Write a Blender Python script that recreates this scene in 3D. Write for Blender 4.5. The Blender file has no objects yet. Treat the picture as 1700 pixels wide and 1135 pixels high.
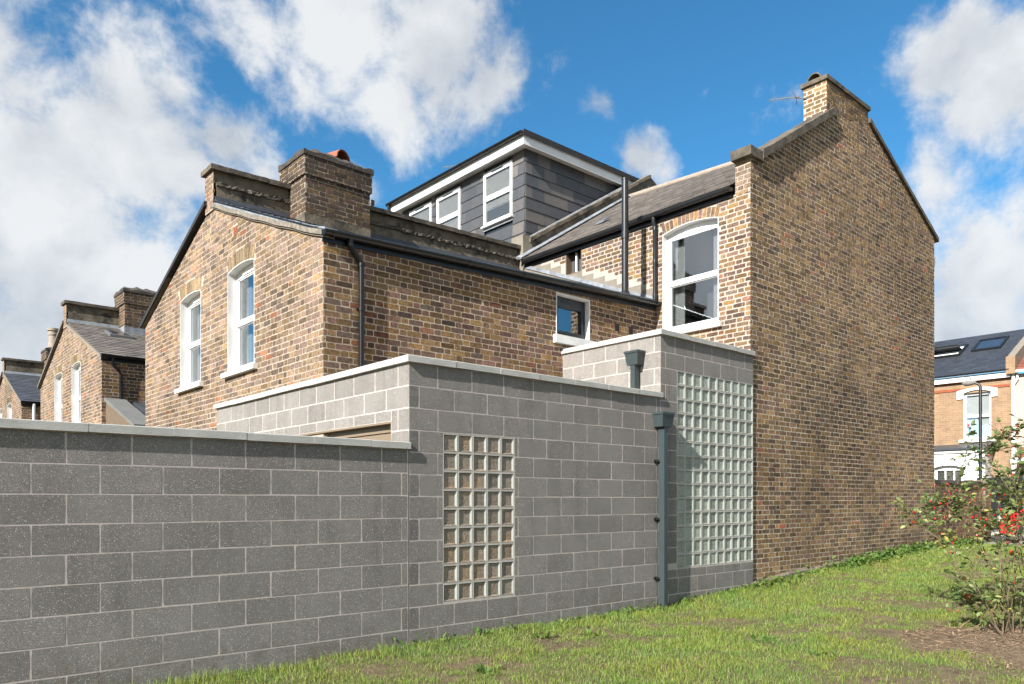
import bpy, math, random
import numpy as np
from mathutils import Vector, Matrix, noise as mnoise
random.seed(11)
SC = bpy.context.scene
COL = SC.collection

# ---------------------------------------------------------------- camera
FPX, CXP, YHP, EYE = 1254.0, 850.0, 829.3, 1.5
TH = math.atan(1430 / 1254.0)
CT, ST = math.cos(TH), math.sin(TH)
cam_d = bpy.data.cameras.new('camera')
cam = bpy.data.objects.new('camera', cam_d)
COL.objects.link(cam)
cam.location = (0, 0, EYE)
cam.rotation_euler = (math.pi / 2, 0, TH - math.pi / 2)
cam_d.sensor_width = 36
cam_d.lens = FPX / 1700 * 36
cam_d.shift_y = (YHP - 567.5) / 1700
cam_d.clip_start = 0.05
cam_d.clip_end = 3000
SC.camera = cam


def project(p):
    fw = p[0] * CT + p[1] * ST
    rt = p[0] * ST - p[1] * CT
    return CXP + FPX * rt / fw, YHP - FPX * (p[2] - EYE) / fw, fw


def sky_dir(px, py):
    r, u = (px - CXP) / FPX, (YHP - py) / FPX
    return Vector((CT + r * ST, ST - r * CT, u)).normalized()


# ---------------------------------------------------------------- sky and sun
SUN = Vector((-5.3, -1.0, 3.45)).normalized()
SUN_EL = math.asin(SUN.z)
SUN_ROT = math.atan2(SUN.x, SUN.y)
world = bpy.data.worlds.new('World')
SC.world = world
world.use_nodes = True
wn = world.node_tree
wn.nodes.clear()


def nd(nt, typ, **kw):
    n = nt.nodes.new(typ)
    for k, v in kw.items():
        setattr(n, k, v)
    return n


def lk(nt, a, b):
    nt.links.new(a, b)


def mathn(nt, op, a, b=None, c=None, clamp=False):
    n = nd(nt, 'ShaderNodeMath', operation=op, use_clamp=clamp)
    for i, v in enumerate((a, b, c)):
        if v is None:
            continue
        if isinstance(v, (int, float)):
            n.inputs[i].default_value = v
        else:
            lk(nt, v, n.inputs[i])
    return n.outputs[0]


def ramp(nt, fac, stops, interp='LINEAR'):
    n = nd(nt, 'ShaderNodeValToRGB')
    cr = n.color_ramp
    cr.interpolation = interp
    while len(cr.elements) > 1:
        cr.elements.remove(cr.elements[-1])
    cr.elements[0].position = stops[0][0]
    cr.elements[0].color = (*stops[0][1], 1) if not isinstance(stops[0][1], (int, float)) else (stops[0][1],) * 3 + (1,)
    for p, c in stops[1:]:
        e = cr.elements.new(p)
        e.color = (*c, 1) if not isinstance(c, (int, float)) else (c, c, c, 1)
    if fac is not None:
        lk(nt, fac, n.inputs[0])
    return n.outputs[0]


def mixc(nt, fac, a, b, mode='MIX'):
    n = nd(nt, 'ShaderNodeMix', data_type='RGBA', blend_type=mode)
    for sock, v in ((n.inputs[0], fac), (n.inputs[6], a), (n.inputs[7], b)):
        if isinstance(v, (int, float)):
            sock.default_value = v
        elif isinstance(v, tuple):
            sock.default_value = (*v, 1)
        else:
            lk(nt, v, sock)
    return n.outputs[2]


def noisen(nt, vec, scale, detail=4, rough=0.55, dist=0.0):
    n = nd(nt, 'ShaderNodeTexNoise')
    n.inputs['Scale'].default_value = scale
    n.inputs['Detail'].default_value = detail
    n.inputs['Roughness'].default_value = rough
    n.inputs['Distortion'].default_value = dist
    if vec is not None:
        lk(nt, vec, n.inputs['Vector'])
    return n.outputs[0]


def build_world():
    nt = wn
    out = nd(nt, 'ShaderNodeOutputWorld')
    bg = nd(nt, 'ShaderNodeBackground')
    lk(nt, bg.outputs[0], out.inputs[0])
    sky = nd(nt, 'ShaderNodeTexSky', sky_type='NISHITA')
    sky.sun_disc = False
    sky.sun_elevation = SUN_EL
    sky.sun_rotation = SUN_ROT
    sky.altitude = 100
    sky.air_density = 1.0
    sky.dust_density = 0.6
    sky.ozone_density = 2.5
    tc = nd(nt, 'ShaderNodeTexCoord')
    d = tc.outputs['Generated']
    # warp the direction a little so that cloud outlines are ragged
    wv = nd(nt, 'ShaderNodeTexNoise')
    wv.inputs['Scale'].default_value = 5.0
    wv.inputs['Detail'].default_value = 3
    lk(nt, d, wv.inputs['Vector'])
    sub = nd(nt, 'ShaderNodeVectorMath', operation='SUBTRACT')
    lk(nt, wv.outputs['Color'], sub.inputs[0])
    sub.inputs[1].default_value = (0.5, 0.5, 0.5)
    scl = nd(nt, 'ShaderNodeVectorMath', operation='SCALE')
    lk(nt, sub.outputs[0], scl.inputs[0])
    scl.inputs['Scale'].default_value = 0.06
    add = nd(nt, 'ShaderNodeVectorMath', operation='ADD')
    lk(nt, d, add.inputs[0])
    lk(nt, scl.outputs[0], add.inputs[1])
    dw = add.outputs[0]
    blobs = [(30, 340, 290, 1), (240, 260, 175, 1), (200, 130, 50, .6), (-10, 80, 100, .8), (370, 240, 90, .95),
             (290, 160, 75, .75), (90, 490, 220, .95), (40, 600, 200, .85), (240, 430, 90, .6), (430, 290, 60, .75),
             (560, 50, 130, .9), (720, 90, 150, .9), (450, 40, 110, .85), (500, 130, 80, .7), (650, 190, 90, .75), (800, 150, 85, .85), (660, 250, 50, .7),
             (1005, 170, 48, .6), (1075, 262, 66, .6), (600, 320, 60, .75),
             (1600, 60, 90, .9), (1685, 120, 120, .95), (1560, 290, 85, .6), (1630, 460, 150, .95), (1560, 520, 140, .9)]
    field = None
    for px, py, r, a in blobs:
        v = sky_dir(px, py)
        n = nd(nt, 'ShaderNodeVectorMath', operation='DISTANCE')
        lk(nt, dw, n.inputs[0])
        n.inputs[1].default_value = v
        m = nd(nt, 'ShaderNodeMapRange')
        lk(nt, n.outputs['Value'], m.inputs[0])
        m.inputs[1].default_value = 0
        m.inputs[2].default_value = r / FPX * 1.15
        m.inputs[3].default_value = a
        m.inputs[4].default_value = 0
        field = m.outputs[0] if field is None else mathn(nt, 'SMOOTH_MAX', field, m.outputs[0], 0.12)
    # the rest of the sky carries the same broken cloud
    off = nd(nt, 'ShaderNodeVectorMath', operation='ADD')
    lk(nt, d, off.inputs[0])
    off.inputs[1].default_value = (3.1, 1.7, 0.4)
    gen = noisen(nt, off.outputs[0], 2.2, 3, 0.5)
    nv = nd(nt, 'ShaderNodeVectorMath', operation='DISTANCE')
    lk(nt, d, nv.inputs[0])
    nv.inputs[1].default_value = sky_dir(850, 400)
    outside = nd(nt, 'ShaderNodeMapRange')
    lk(nt, nv.outputs['Value'], outside.inputs[0])
    outside.inputs[1].default_value = 0.66
    outside.inputs[2].default_value = 0.9
    genm = mathn(nt, 'MULTIPLY', mathn(nt, 'MULTIPLY_ADD', gen, 3.2, -1.02, True), outside.outputs[0])
    field = mathn(nt, 'MAXIMUM', field, genm)
    f1 = noisen(nt, dw, 10, 6, 0.62)
    tot = mathn(nt, 'ADD', field, mathn(nt, 'MULTIPLY_ADD', f1, 1.5, -0.75))
    al = nd(nt, 'ShaderNodeMapRange', interpolation_type='SMOOTHSTEP')
    lk(nt, tot, al.inputs[0])
    al.inputs[1].default_value = 0.2
    al.inputs[2].default_value = 0.64
    alpha = mathn(nt, 'MULTIPLY', al.outputs[0], 0.95)
    f2 = noisen(nt, dw, 4.2, 3, 0.6)
    shade = mathn(nt, 'ADD', mathn(nt, 'MULTIPLY', f2, 0.8), mathn(nt, 'MULTIPLY', f1, 0.35))
    ccol = ramp(nt, shade, [(0.36, (0.205, 0.228, 0.26)), (0.49, (0.29, 0.308, 0.333)), (0.63, (0.415, 0.422, 0.427))])
    skyc = mixc(nt, 1.0, sky.outputs[0], (0.029, 0.070, 0.0845), 'MULTIPLY')
    col = mixc(nt, alpha, skyc, ccol)
    lk(nt, col, bg.inputs[0])
    bg.inputs[1].default_value = 1.0
    world.cycles.sampling_method = 'MANUAL'
    world.cycles.sample_map_resolution = 256


build_world()
sl = bpy.data.lights.new('sun', 'SUN')
sl.energy = 5.0
sl.angle = math.radians(0.53)
sl.color = (1.0, 0.962, 0.905)
so = bpy.data.objects.new('sun', sl)
COL.objects.link(so)
so.rotation_euler = (-SUN).to_track_quat('-Z', 'Y').to_euler()
so.location = (-20, -5, 20)
SC.view_settings.view_transform = 'Standard'
SC.view_settings.look = 'None'
SC.view_settings.gamma = 1
SC.view_settings.exposure = 1.1
SC.render.engine = 'CYCLES'
SC.cycles.max_bounces = 5
SC.cycles.diffuse_bounces = 2
SC.cycles.glossy_bounces = 3
SC.cycles.use_adaptive_sampling = True
SC.cycles.adaptive_threshold = 0.03
SC.cycles.use_denoising = True
SC.cycles.transparent_max_bounces = 12
SC.cycles.caustics_reflective = False
SC.cycles.caustics_refractive = False

# ---------------------------------------------------------------- materials


def new_mat(name):
    m = bpy.data.materials.new(name)
    m.use_nodes = True
    nt = m.node_tree
    b = nt.nodes['Principled BSDF']
    return m, nt, b


def pos(nt):
    return nd(nt, 'ShaderNodeNewGeometry').outputs['Position']


def rnd(nt):
    g = nd(nt, 'ShaderNodeNewGeometry')
    o = nd(nt, 'ShaderNodeObjectInfo')
    return mathn(nt, 'FRACT', mathn(nt, 'ADD', g.outputs['Random Per Island'], mathn(nt, 'MULTIPLY', o.outputs['Random'], 7.31)))


def bump(nt, b, h, strength, dist=0.01):
    n = nd(nt, 'ShaderNodeBump')
    n.inputs['Strength'].default_value = strength
    n.inputs['Distance'].default_value = dist
    lk(nt, h, n.inputs['Height'])
    lk(nt, n.outputs[0], b.inputs['Normal'])


KA = 0.68     # surfaces are a little darker than they look in this bright exposure


def plain(name, col, rough=0.6, var=0.15, scale=6, bmp=0.0, bscale=60, metal=0.0, spec=0.5, isl=0.0, stain=None, stain_scale=2.5, stain_at=(0.5, 0.7), k=None):
    m, nt, b = new_mat(name)
    k = KA if k is None else k
    col = tuple(c * k for c in col)
    stain = tuple(c * k for c in stain) if stain else None
    p = pos(nt)
    f = noisen(nt, p, scale, 3, 0.6)
    c = mixc(nt, 1.0, col, ramp(nt, f, [(0.25, 1 - var), (0.75, 1 + var * 0.5)]), 'MULTIPLY')
    if isl:
        c = mixc(nt, 1.0, c, ramp(nt, rnd(nt), [(0, 1 - isl), (1, 1 + isl)]), 'MULTIPLY')
    if stain:
        g = noisen(nt, p, stain_scale, 4, 0.7)
        c = mixc(nt, ramp(nt, g, [(stain_at[0], 0.0), (stain_at[1], 1.0)]), c, stain)
    lk(nt, c, b.inputs['Base Color'])
    b.inputs['Roughness'].default_value = rough
    b.inputs['Metallic'].default_value = metal
    b.inputs['Specular IOR Level'].default_value = spec
    if bmp:
        bump(nt, b, noisen(nt, p, bscale, 3, 0.6), bmp)
    return m


def brick_mat(name, stops, mortar, soot=(0.05, 0.042, 0.035), soot_at=(0.5, 0.75), soot_scale=0.9, smear=0.62, gain=1.0):
    m, nt, b = new_mat(name)
    p = pos(nt)
    r = rnd(nt)
    gain *= KA
    mortar = tuple(x * KA for x in mortar)
    c = ramp(nt, r, [(q, tuple(x * gain for x in col)) for q, col in stops])
    r2 = mathn(nt, 'FRACT', mathn(nt, 'MULTIPLY', r, 37.7))
    c = mixc(nt, 1.0, c, ramp(nt, r2, [(0, 0.62), (0.5, 1.0), (1, 1.26)]), 'MULTIPLY')
    f = noisen(nt, p, 38, 3, 0.7)
    c = mixc(nt, 1.0, c, ramp(nt, f, [(0.28, 0.45), (0.5, 1.0), (0.72, 1.5)]), 'MULTIPLY')
    f3 = noisen(nt, p, 14, 2, 0.6)
    c = mixc(nt, ramp(nt, f3, [(0.55, 0.0), (0.72, 0.55)]), c, soot)
    s = noisen(nt, p, soot_scale, 4, 0.65)
    c = mixc(nt, ramp(nt, s, [(soot_at[0], 0.0), (soot_at[1], 0.75)]), c, soot)
    sm = noisen(nt, p, 22, 3, 0.75)
    c = mixc(nt, ramp(nt, sm, [(smear, 0.0), (smear + 0.12, 0.8)]), c, mortar)
    c = mixc(nt, 1.0, c, ramp(nt, noisen(nt, p, 0.42, 3, 0.6), [(0.32, 0.62), (0.5, 1.0), (0.68, 1.25)]), 'MULTIPLY')
    lk(nt, c, b.inputs['Base Color'])
    b.inputs['Roughness'].default_value = 0.95
    b.inputs['Specular IOR Level'].default_value = 0.15
    bump(nt, b, noisen(nt, p, 80, 2, 0.7), 0.35, 0.004)
    return m


def mortar_mat(name, col, dark=0.35, scale=1.3):
    m, nt, b = new_mat(name)
    p = pos(nt)
    col = tuple(x * KA for x in col)
    c = mixc(nt, 1.0, col, ramp(nt, noisen(nt, p, 25, 3, 0.7), [(0.25, 0.78), (0.7, 1.12)]), 'MULTIPLY')
    c = mixc(nt, ramp(nt, noisen(nt, p, scale, 5, 0.65), [(0.45, 0.0), (0.75, dark)]), c, (0.09, 0.075, 0.06))
    lk(nt, c, b.inputs['Base Color'])
    b.inputs['Roughness'].default_value = 0.95
    b.inputs['Specular IOR Level'].default_value = 0.1
    bump(nt, b, noisen(nt, p, 110, 2, 0.7), 0.25, 0.003)
    return m


M = {}
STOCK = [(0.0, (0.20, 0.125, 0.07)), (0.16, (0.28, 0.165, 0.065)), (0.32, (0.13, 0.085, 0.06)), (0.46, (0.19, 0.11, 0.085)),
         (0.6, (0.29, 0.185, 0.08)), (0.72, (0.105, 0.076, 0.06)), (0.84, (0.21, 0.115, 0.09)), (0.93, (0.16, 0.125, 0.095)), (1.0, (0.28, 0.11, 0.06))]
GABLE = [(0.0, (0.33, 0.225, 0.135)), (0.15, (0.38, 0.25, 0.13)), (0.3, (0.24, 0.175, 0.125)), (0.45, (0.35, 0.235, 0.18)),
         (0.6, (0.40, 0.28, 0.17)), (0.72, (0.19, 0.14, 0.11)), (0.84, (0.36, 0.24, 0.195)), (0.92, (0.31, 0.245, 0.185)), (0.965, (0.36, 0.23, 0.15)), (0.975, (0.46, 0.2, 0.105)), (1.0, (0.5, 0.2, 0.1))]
DARK = [(0.0, (0.150, 0.097, 0.052)), (0.2, (0.205, 0.127, 0.056)), (0.4, (0.112, 0.078, 0.05)), (0.55, (0.168, 0.104, 0.068)),
        (0.7, (0.225, 0.142, 0.064)), (0.85, (0.10, 0.072, 0.052)), (0.985, (0.185, 0.103, 0.07)), (1.0, (0.3, 0.10, 0.05))]
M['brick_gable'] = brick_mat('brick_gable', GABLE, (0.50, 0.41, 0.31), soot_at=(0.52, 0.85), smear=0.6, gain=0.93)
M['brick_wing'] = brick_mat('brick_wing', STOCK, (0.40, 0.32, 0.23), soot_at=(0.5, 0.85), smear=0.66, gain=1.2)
M['brick_rear'] = brick_mat('brick_rear', STOCK, (0.66, 0.60, 0.52), soot_at=(0.66, 0.95), smear=0.6, gain=1.35)
M['brick_flank'] = brick_mat('brick_flank', DARK, (0.42, 0.35, 0.26), soot_at=(0.52, 0.85), soot_scale=0.55, smear=0.66, gain=1.9)
M['brick_stack'] = brick_mat('brick_stack', STOCK, (0.34, 0.28, 0.21), soot_at=(0.34, 0.62), soot_scale=1.6, smear=0.62, gain=0.85)
M['brick_arch'] = brick_mat('brick_arch', [(0, (0.36, 0.25, 0.14)), (0.5, (0.42, 0.30, 0.17)), (1, (0.33, 0.24, 0.15))], (0.5, 0.41, 0.31), soot_at=(0.5, 0.85), gain=0.8)
M['mortar_gable'] = mortar_mat('mortar_gable', (0.57, 0.48, 0.385), 0.25)
M['mortar_wing'] = mortar_mat('mortar_wing', (0.72, 0.585, 0.435), 0.35)
M['mortar_rear'] = mortar_mat('mortar_rear', (0.58, 0.52, 0.445), 0.2)
M['mortar_flank'] = mortar_mat('mortar_flank', (0.86, 0.73, 0.565), 0.6, 0.5)
M['mortar_stack'] = mortar_mat('mortar_stack', (0.48, 0.41, 0.32), 0.5)


def block_mat(name='concrete_block', tone=(0.206, 0.192, 0.178)):
    m, nt, b = new_mat(name)
    p = pos(nt)
    base = mixc(nt, 1.0, tone, ramp(nt, rnd(nt), [(0, 0.87), (0.5, 1.0), (1, 1.09)]), 'MULTIPLY')
    base = mixc(nt, 1.0, base, ramp(nt, noisen(nt, p, 3.2, 3, 0.6), [(0.3, 0.9), (0.7, 1.08)]), 'MULTIPLY')
    for sc, thr, amt in ((95, 0.26, 0.9), (170, 0.30, 0.7)):
        v = nd(nt, 'ShaderNodeTexVoronoi')
        v.inputs['Scale'].default_value = sc
        lk(nt, p, v.inputs['Vector'])
        sep = nd(nt, 'ShaderNodeSeparateColor')
        lk(nt, v.outputs['Color'], sep.inputs[0])
        inside = ramp(nt, v.outputs['Distance'], [(thr, amt), (thr + 0.12, 0.0)])
        keep = ramp(nt, sep.outputs[1], [(0.4, 0.0), (0.75, 1.0)])
        agg = ramp(nt, sep.outputs[0], [(0.0, (0.07, 0.063, 0.06)), (0.35, (0.14, 0.125, 0.11)), (0.6, (0.38, 0.31, 0.23)), (0.8, (0.48, 0.43, 0.38)), (1.0, (0.68, 0.64, 0.58))])
        base = mixc(nt, mathn(nt, 'MULTIPLY', inside, keep), base, agg)
    base = mixc(nt, 1.0, base, ramp(nt, noisen(nt, p, 210, 1, 0.6), [(0.3, 0.75), (0.7, 1.2)]), 'MULTIPLY')
    # damp runs under the copings
    mp = nd(nt, 'ShaderNodeVectorMath', operation='MULTIPLY')
    lk(nt, p, mp.inputs[0])
    mp.inputs[1].default_value = (5.0, 5.0, 0.45)
    base = mixc(nt, 1.0, base, ramp(nt, noisen(nt, mp.outputs[0], 1.0, 4, 0.65), [(0.3, 0.84), (0.46, 1.0), (0.75, 1.05)]), 'MULTIPLY')
    # splashed soil near the ground
    sp = nd(nt, 'ShaderNodeSeparateXYZ')
    lk(nt, p, sp.inputs[0])
    low = nd(nt, 'ShaderNodeMapRange')
    lk(nt, sp.outputs[2], low.inputs[0])
    low.inputs[1].default_value = 0.45
    low.inputs[2].default_value = 0.0
    mud = mathn(nt, 'MULTIPLY', low.outputs[0], ramp(nt, noisen(nt, p, 9, 4, 0.75), [(0.48, 0.0), (0.66, 0.75)]))
    base = mixc(nt, mud, base, (0.13, 0.10, 0.07))
    lk(nt, base, b.inputs['Base Color'])
    b.inputs['Roughness'].default_value = 0.9
    b.inputs['Specular IOR Level'].default_value = 0.2
    bump(nt, b, noisen(nt, p, 150, 2, 0.7), 0.22, 0.003)
    return m


M['block'] = block_mat()
M['block_slip'] = block_mat('concrete_slip', (0.145, 0.138, 0.132))
M['block_mortar'] = mortar_mat('block_mortar', (0.74, 0.65, 0.59), 0.18, 2.5)
M['coping'] = plain('coping', (0.62, 0.61, 0.565), 0.85, 0.18, 5, 0.25, 90, isl=0.05, stain=(0.42, 0.42, 0.39), stain_scale=3.0, stain_at=(0.56, 0.8))
M['cement'] = plain('cement', (0.26, 0.215, 0.155), 0.95, 0.35, 7, 0.8, 22, stain=(0.05, 0.042, 0.034), stain_scale=2.2, stain_at=(0.47, 0.66))
M['old_coping'] = plain('old_coping', (0.20, 0.165, 0.12), 0.95, 0.4, 9, 0.8, 30, stain=(0.05, 0.045, 0.038), stain_scale=3, stain_at=(0.42, 0.66))
M['pale_cement'] = plain('pale_cement', (0.30, 0.262, 0.215), 0.95, 0.2, 5, 0.4, 30, stain=(0.32, 0.27, 0.2), stain_at=(0.5, 0.75))
M['slate_old'] = plain('slate_old', (0.20, 0.172, 0.15), 0.75, 0.3, 9, 0.3, 40, isl=0.28, stain=(0.20, 0.165, 0.11), stain_scale=5, stain_at=(0.6, 0.72))
M['slate_blue'] = plain('slate_blue', (0.085, 0.093, 0.11), 0.55, 0.15, 6, 0.15, 40, isl=0.2)
M['roofing_felt'] = plain('roofing_felt', (0.03, 0.03, 0.032), 0.8, 0.3, 12, 0.5, 60)
M['white'] = plain('white_paint', (0.78, 0.775, 0.75), 0.5, 0.12, 5, 0.1, 30, k=0.95)
M['upvc'] = plain('white_upvc', (0.82, 0.83, 0.83), 0.25, 0.02, 3, k=0.95)
M['fascia'] = plain('white_fascia', (0.78, 0.79, 0.79), 0.3, 0.12, 1.5, k=0.95)
M['black_plastic'] = plain('black_plastic', (0.009, 0.0095, 0.010), 0.32, 0.3, 7)
M['grey_plastic'] = plain('grey_plastic', (0.022, 0.024, 0.026), 0.35, 0.3, 7)
M['lead'] = plain('lead', (0.36, 0.39, 0.43), 0.5, 0.35, 7, 0.3, 20, stain=(0.16, 0.17, 0.18), stain_scale=6, stain_at=(0.5, 0.75))
M['lead_dark'] = plain('lead_dark', (0.07, 0.08, 0.095), 0.45, 0.4, 6, 0.3, 18)
M['green_metal'] = plain('green_metal', (0.058, 0.080, 0.083), 0.38, 0.08, 4)
M['anthracite'] = plain('anthracite_frame', (0.028, 0.036, 0.042), 0.35, 0.08, 4)
M['beige'] = plain('beige_frame', (0.30, 0.225, 0.15), 0.5, 0.06, 6)
M['beige_dark'] = plain('beige_door', (0.24, 0.17, 0.11), 0.5, 0.08, 6)
M['terracotta'] = plain('terracotta', (0.42, 0.135, 0.07), 0.85, 0.25, 9, 0.3, 50)
M['terracotta_old'] = plain('terracotta_old', (0.44, 0.36, 0.29), 0.9, 0.25, 9, 0.3, 50)
M['galvanised'] = plain('galvanised', (0.48, 0.5, 0.52), 0.35, 0.15, 20, metal=0.7)
M['interior'] = plain('interior', (0.10, 0.098, 0.095), 0.9, 0.1, 3)
M['curtain'] = plain('curtain', (0.62, 0.62, 0.6), 0.9, 0.15, 12)
M['blind'] = plain('blind', (0.5, 0.47, 0.44), 0.6, 0.1, 5)
M['flaunch'] = plain('flaunching', (0.11, 0.092, 0.078), 0.95, 0.4, 9, 0.9, 24, stain=(0.05, 0.043, 0.038), stain_scale=4, stain_at=(0.45, 0.65))
M['black_iron'] = plain('black_iron', (0.015, 0.015, 0.016), 0.4, 0.2, 9)
M['tile_dormer'] = None


def tile_mat():
    m, nt, b = new_mat('cladding_slate')
    p = pos(nt)
    r = rnd(nt)
    c = ramp(nt, r, [(0.0, (0.05, 0.052, 0.058)), (0.5, (0.062, 0.064, 0.07)), (0.76, (0.07, 0.069, 0.071)), (0.82, (0.115, 0.105, 0.098)), (1.0, (0.13, 0.117, 0.106))])  # palest tones paint in the sheen of slates that reflect
    c = mixc(nt, 1.0, c, ramp(nt, noisen(nt, p, 9, 5, 0.65), [(0.3, 0.86), (0.7, 1.1)]), 'MULTIPLY')
    lk(nt, c, b.inputs['Base Color'])
    b.inputs['Roughness'].default_value = 0.5
    bump(nt, b, noisen(nt, p, 45, 4, 0.6), 0.12, 0.004)
    return m


M['tile_dormer'] = tile_mat()


def glass_mat(name, ior=1.7, tint=(0.85, 0.9, 0.9), wavy=0.0, gloss=(0.9, 0.95, 1.0)):
    m = bpy.data.materials.new(name)
    m.use_nodes = True
    nt = m.node_tree
    nt.nodes.clear()
    out = nd(nt, 'ShaderNodeOutputMaterial')
    lw = nd(nt, 'ShaderNodeLayerWeight')
    r0 = ((ior - 1) / (ior + 1)) ** 2
    fac = mathn(nt, 'MULTIPLY_ADD', mathn(nt, 'POWER', lw.outputs['Facing'], 4.0), 1 - r0, r0)
    tr = nd(nt, 'ShaderNodeBsdfTransparent')
    tr.inputs[0].default_value = (*tint, 1)
    gl = nd(nt, 'ShaderNodeBsdfGlossy')
    gl.inputs['Color'].default_value = (*gloss, 1)
    gl.inputs['Roughness'].default_value = 0.02
    if wavy:
        bn = nd(nt, 'ShaderNodeBump')
        bn.inputs['Strength'].default_value = wavy
        bn.inputs['Distance'].default_value = 0.02
        lk(nt, noisen(nt, pos(nt), 18, 2, 0.5), bn.inputs['Height'])
        lk(nt, bn.outputs[0], gl.inputs['Normal'])
    mx = nd(nt, 'ShaderNodeMixShader')
    lk(nt, fac, mx.inputs[0])
    lk(nt, tr.outputs[0], mx.inputs[1])
    lk(nt, gl.outputs[0], mx.inputs[2])
    lk(nt, mx.outputs[0], out.inputs[0])
    return m


M['glass'] = glass_mat('window_glass', 3.3, (0.8, 0.84, 0.85))
M['glass_soft'] = glass_mat('dormer_glass', 1.65, (0.85, 0.88, 0.88))
M['block_glass'] = glass_mat('glass_block_face', 1.5, (0.86, 0.93, 0.90), 0.5)
M['glass_edge'] = plain('glass_block_edge', (0.52, 0.55, 0.50), 0.35, 0.1, 30)


def glassback(name, cols):
    m, nt, b = new_mat(name)
    p = pos(nt)
    c = ramp(nt, noisen(nt, p, 1.7, 3, 0.6), cols)
    c = mixc(nt, 1.0, c, ramp(nt, noisen(nt, p, 17, 3, 0.6, 2.5), [(0.3, 0.72), (0.7, 1.28)]), 'MULTIPLY')
    c = mixc(nt, 1.0, c, ramp(nt, rnd(nt), [(0, 0.8), (1, 1.2)]), 'MULTIPLY')
    lk(nt, c, b.inputs['Base Color'])
    b.inputs['Roughness'].default_value = 0.1
    bump(nt, b, noisen(nt, p, 24, 2, 0.6, 2.6), 0.8, 0.014)
    return m


M['glass_warm'] = glassback('glass_block_warm', [(0.35, (0.21, 0.18, 0.142)), (0.55, (0.245, 0.19, 0.138)), (0.72, (0.30, 0.195, 0.11))])
M['glass_green'] = glassback('glass_block_green', [(0.35, (0.245, 0.262, 0.205)), (0.6, (0.315, 0.33, 0.27)), (0.75, (0.27, 0.28, 0.215))])

# ---------------------------------------------------------------- geometry helpers
Z3 = Vector((0, 0, 1))


class Wall:
    """A vertical wall plane: u along the wall, z up, d outwards."""

    def __init__(s, o, u):
        s.o = Vector(o)
        s.u = Vector(u).normalized()
        s.n = s.u.cross(Z3)
        s.rot = math.atan2(s.u.y, s.u.x)

    def p(s, u, z, d=0.0):
        return s.o + s.u * u + Z3 * z + s.n * d


class MB:
    def __init__(s):
        s.v, s.f, s.m = [], [], []

    def poly(s, pts, mi=0):
        k = len(s.v)
        s.v.extend([tuple(p) for p in pts])
        s.f.append(tuple(range(k, k + len(pts))))
        s.m.append(mi)

    def hexa(s, c, mi=0):
        """c: 8 corners, bottom loop then top loop"""
        k = len(s.v)
        s.v.extend([tuple(p) for p in c])
        for q in ((3, 2, 1, 0), (4, 5, 6, 7), (0, 1, 5, 4), (1, 2, 6, 5), (2, 3, 7, 6), (3, 0, 4, 7)):
            s.f.append(tuple(k + i for i in q))
            s.m.append(mi)

    def box(s, x0, x1, y0, y1, z0, z1, mi=0):
        s.hexa([(x0, y0, z0), (x1, y0, z0), (x1, y1, z0), (x0, y1, z0), (x0, y0, z1), (x1, y0, z1), (x1, y1, z1), (x0, y1, z1)], mi)

    def wbox(s, W, u0, u1, z0, z1, d0, d1, mi=0):
        P = W.p
        s.hexa([P(u0, z0, d1), P(u1, z0, d1), P(u1, z0, d0), P(u0, z0, d0), P(u0, z1, d1), P(u1, z1, d1), P(u1, z1, d0), P(u0, z1, d0)], mi)

    def prism(s, loop, off, mi=0):
        """loop of 3d points extruded by the vector off"""
        off = Vector(off)
        a = [Vector(p) for p in loop]
        b = [p + off for p in a]
        s.poly(a[::-1], mi)
        s.poly(b, mi)
        n = len(a)
        for i in range(n):
            s.poly([a[i], a[(i + 1) % n], b[(i + 1) % n], b[i]], mi)

    def tube(s, path, r, n=10, mi=0, caps=True, rs=None):
        path = [Vector(p) for p in path]
        k = len(s.v)
        prev = None
        for i, p in enumerate(path):
            t = (path[min(i + 1, len(path) - 1)] - path[max(i - 1, 0)]).normalized()
            ref = Vector((0, 0, 1)) if abs(t.z) < 0.9 else Vector((1, 0, 0))
            a = t.cross(ref).normalized() if prev is None else (prev - t * prev.dot(t)).normalized()
            prev = a
            b = t.cross(a)
            rr = rs[i] if rs else r
            for j in range(n):
                w = 2 * math.pi * j / n
                s.v.append(tuple(p + (a * math.cos(w) + b * math.sin(w)) * rr))
        for i in range(len(path) - 1):
            for j in range(n):
                s.f.append((k + i * n + j, k + i * n + (j + 1) % n, k + (i + 1) * n + (j + 1) % n, k + (i + 1) * n + j))
                s.m.append(mi)
        if caps:
            s.f.append(tuple(k + j for j in range(n))[::-1])
            s.m.append(mi)
            s.f.append(tuple(k + (len(path) - 1) * n + j for j in range(n)))
            s.m.append(mi)

    def mesh(s, name, mats, smooth=False, recalc=True):
        me = bpy.data.meshes.new(name)
        me.from_pydata(s.v, [], s.f)
        if not isinstance(mats, (list, tuple)):
            mats = [mats]
        for m in mats:
            me.materials.append(m)
        if len(mats) > 1:
            me.polygons.foreach_set('material_index', s.m)
        if recalc:
            import bmesh
            bm = bmesh.new()
            bm.from_mesh(me)
            bmesh.ops.recalc_face_normals(bm, faces=bm.faces)
            bm.to_mesh(me)
            bm.free()
        if smooth:
            me.polygons.foreach_set('use_smooth', [True] * len(me.polygons))
            me.set_sharp_from_angle(angle=math.radians(40))
        me.update()
        return me

    def build(s, name, mats, parent=None, smooth=False, recalc=True, kind=None):
        o = bpy.data.objects.new(name, s.mesh(name, mats, smooth, recalc))
        COL.objects.link(o)
        if parent is not None:
            attach(o, parent)
        if kind:
            o['kind'] = kind
        return o


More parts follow.
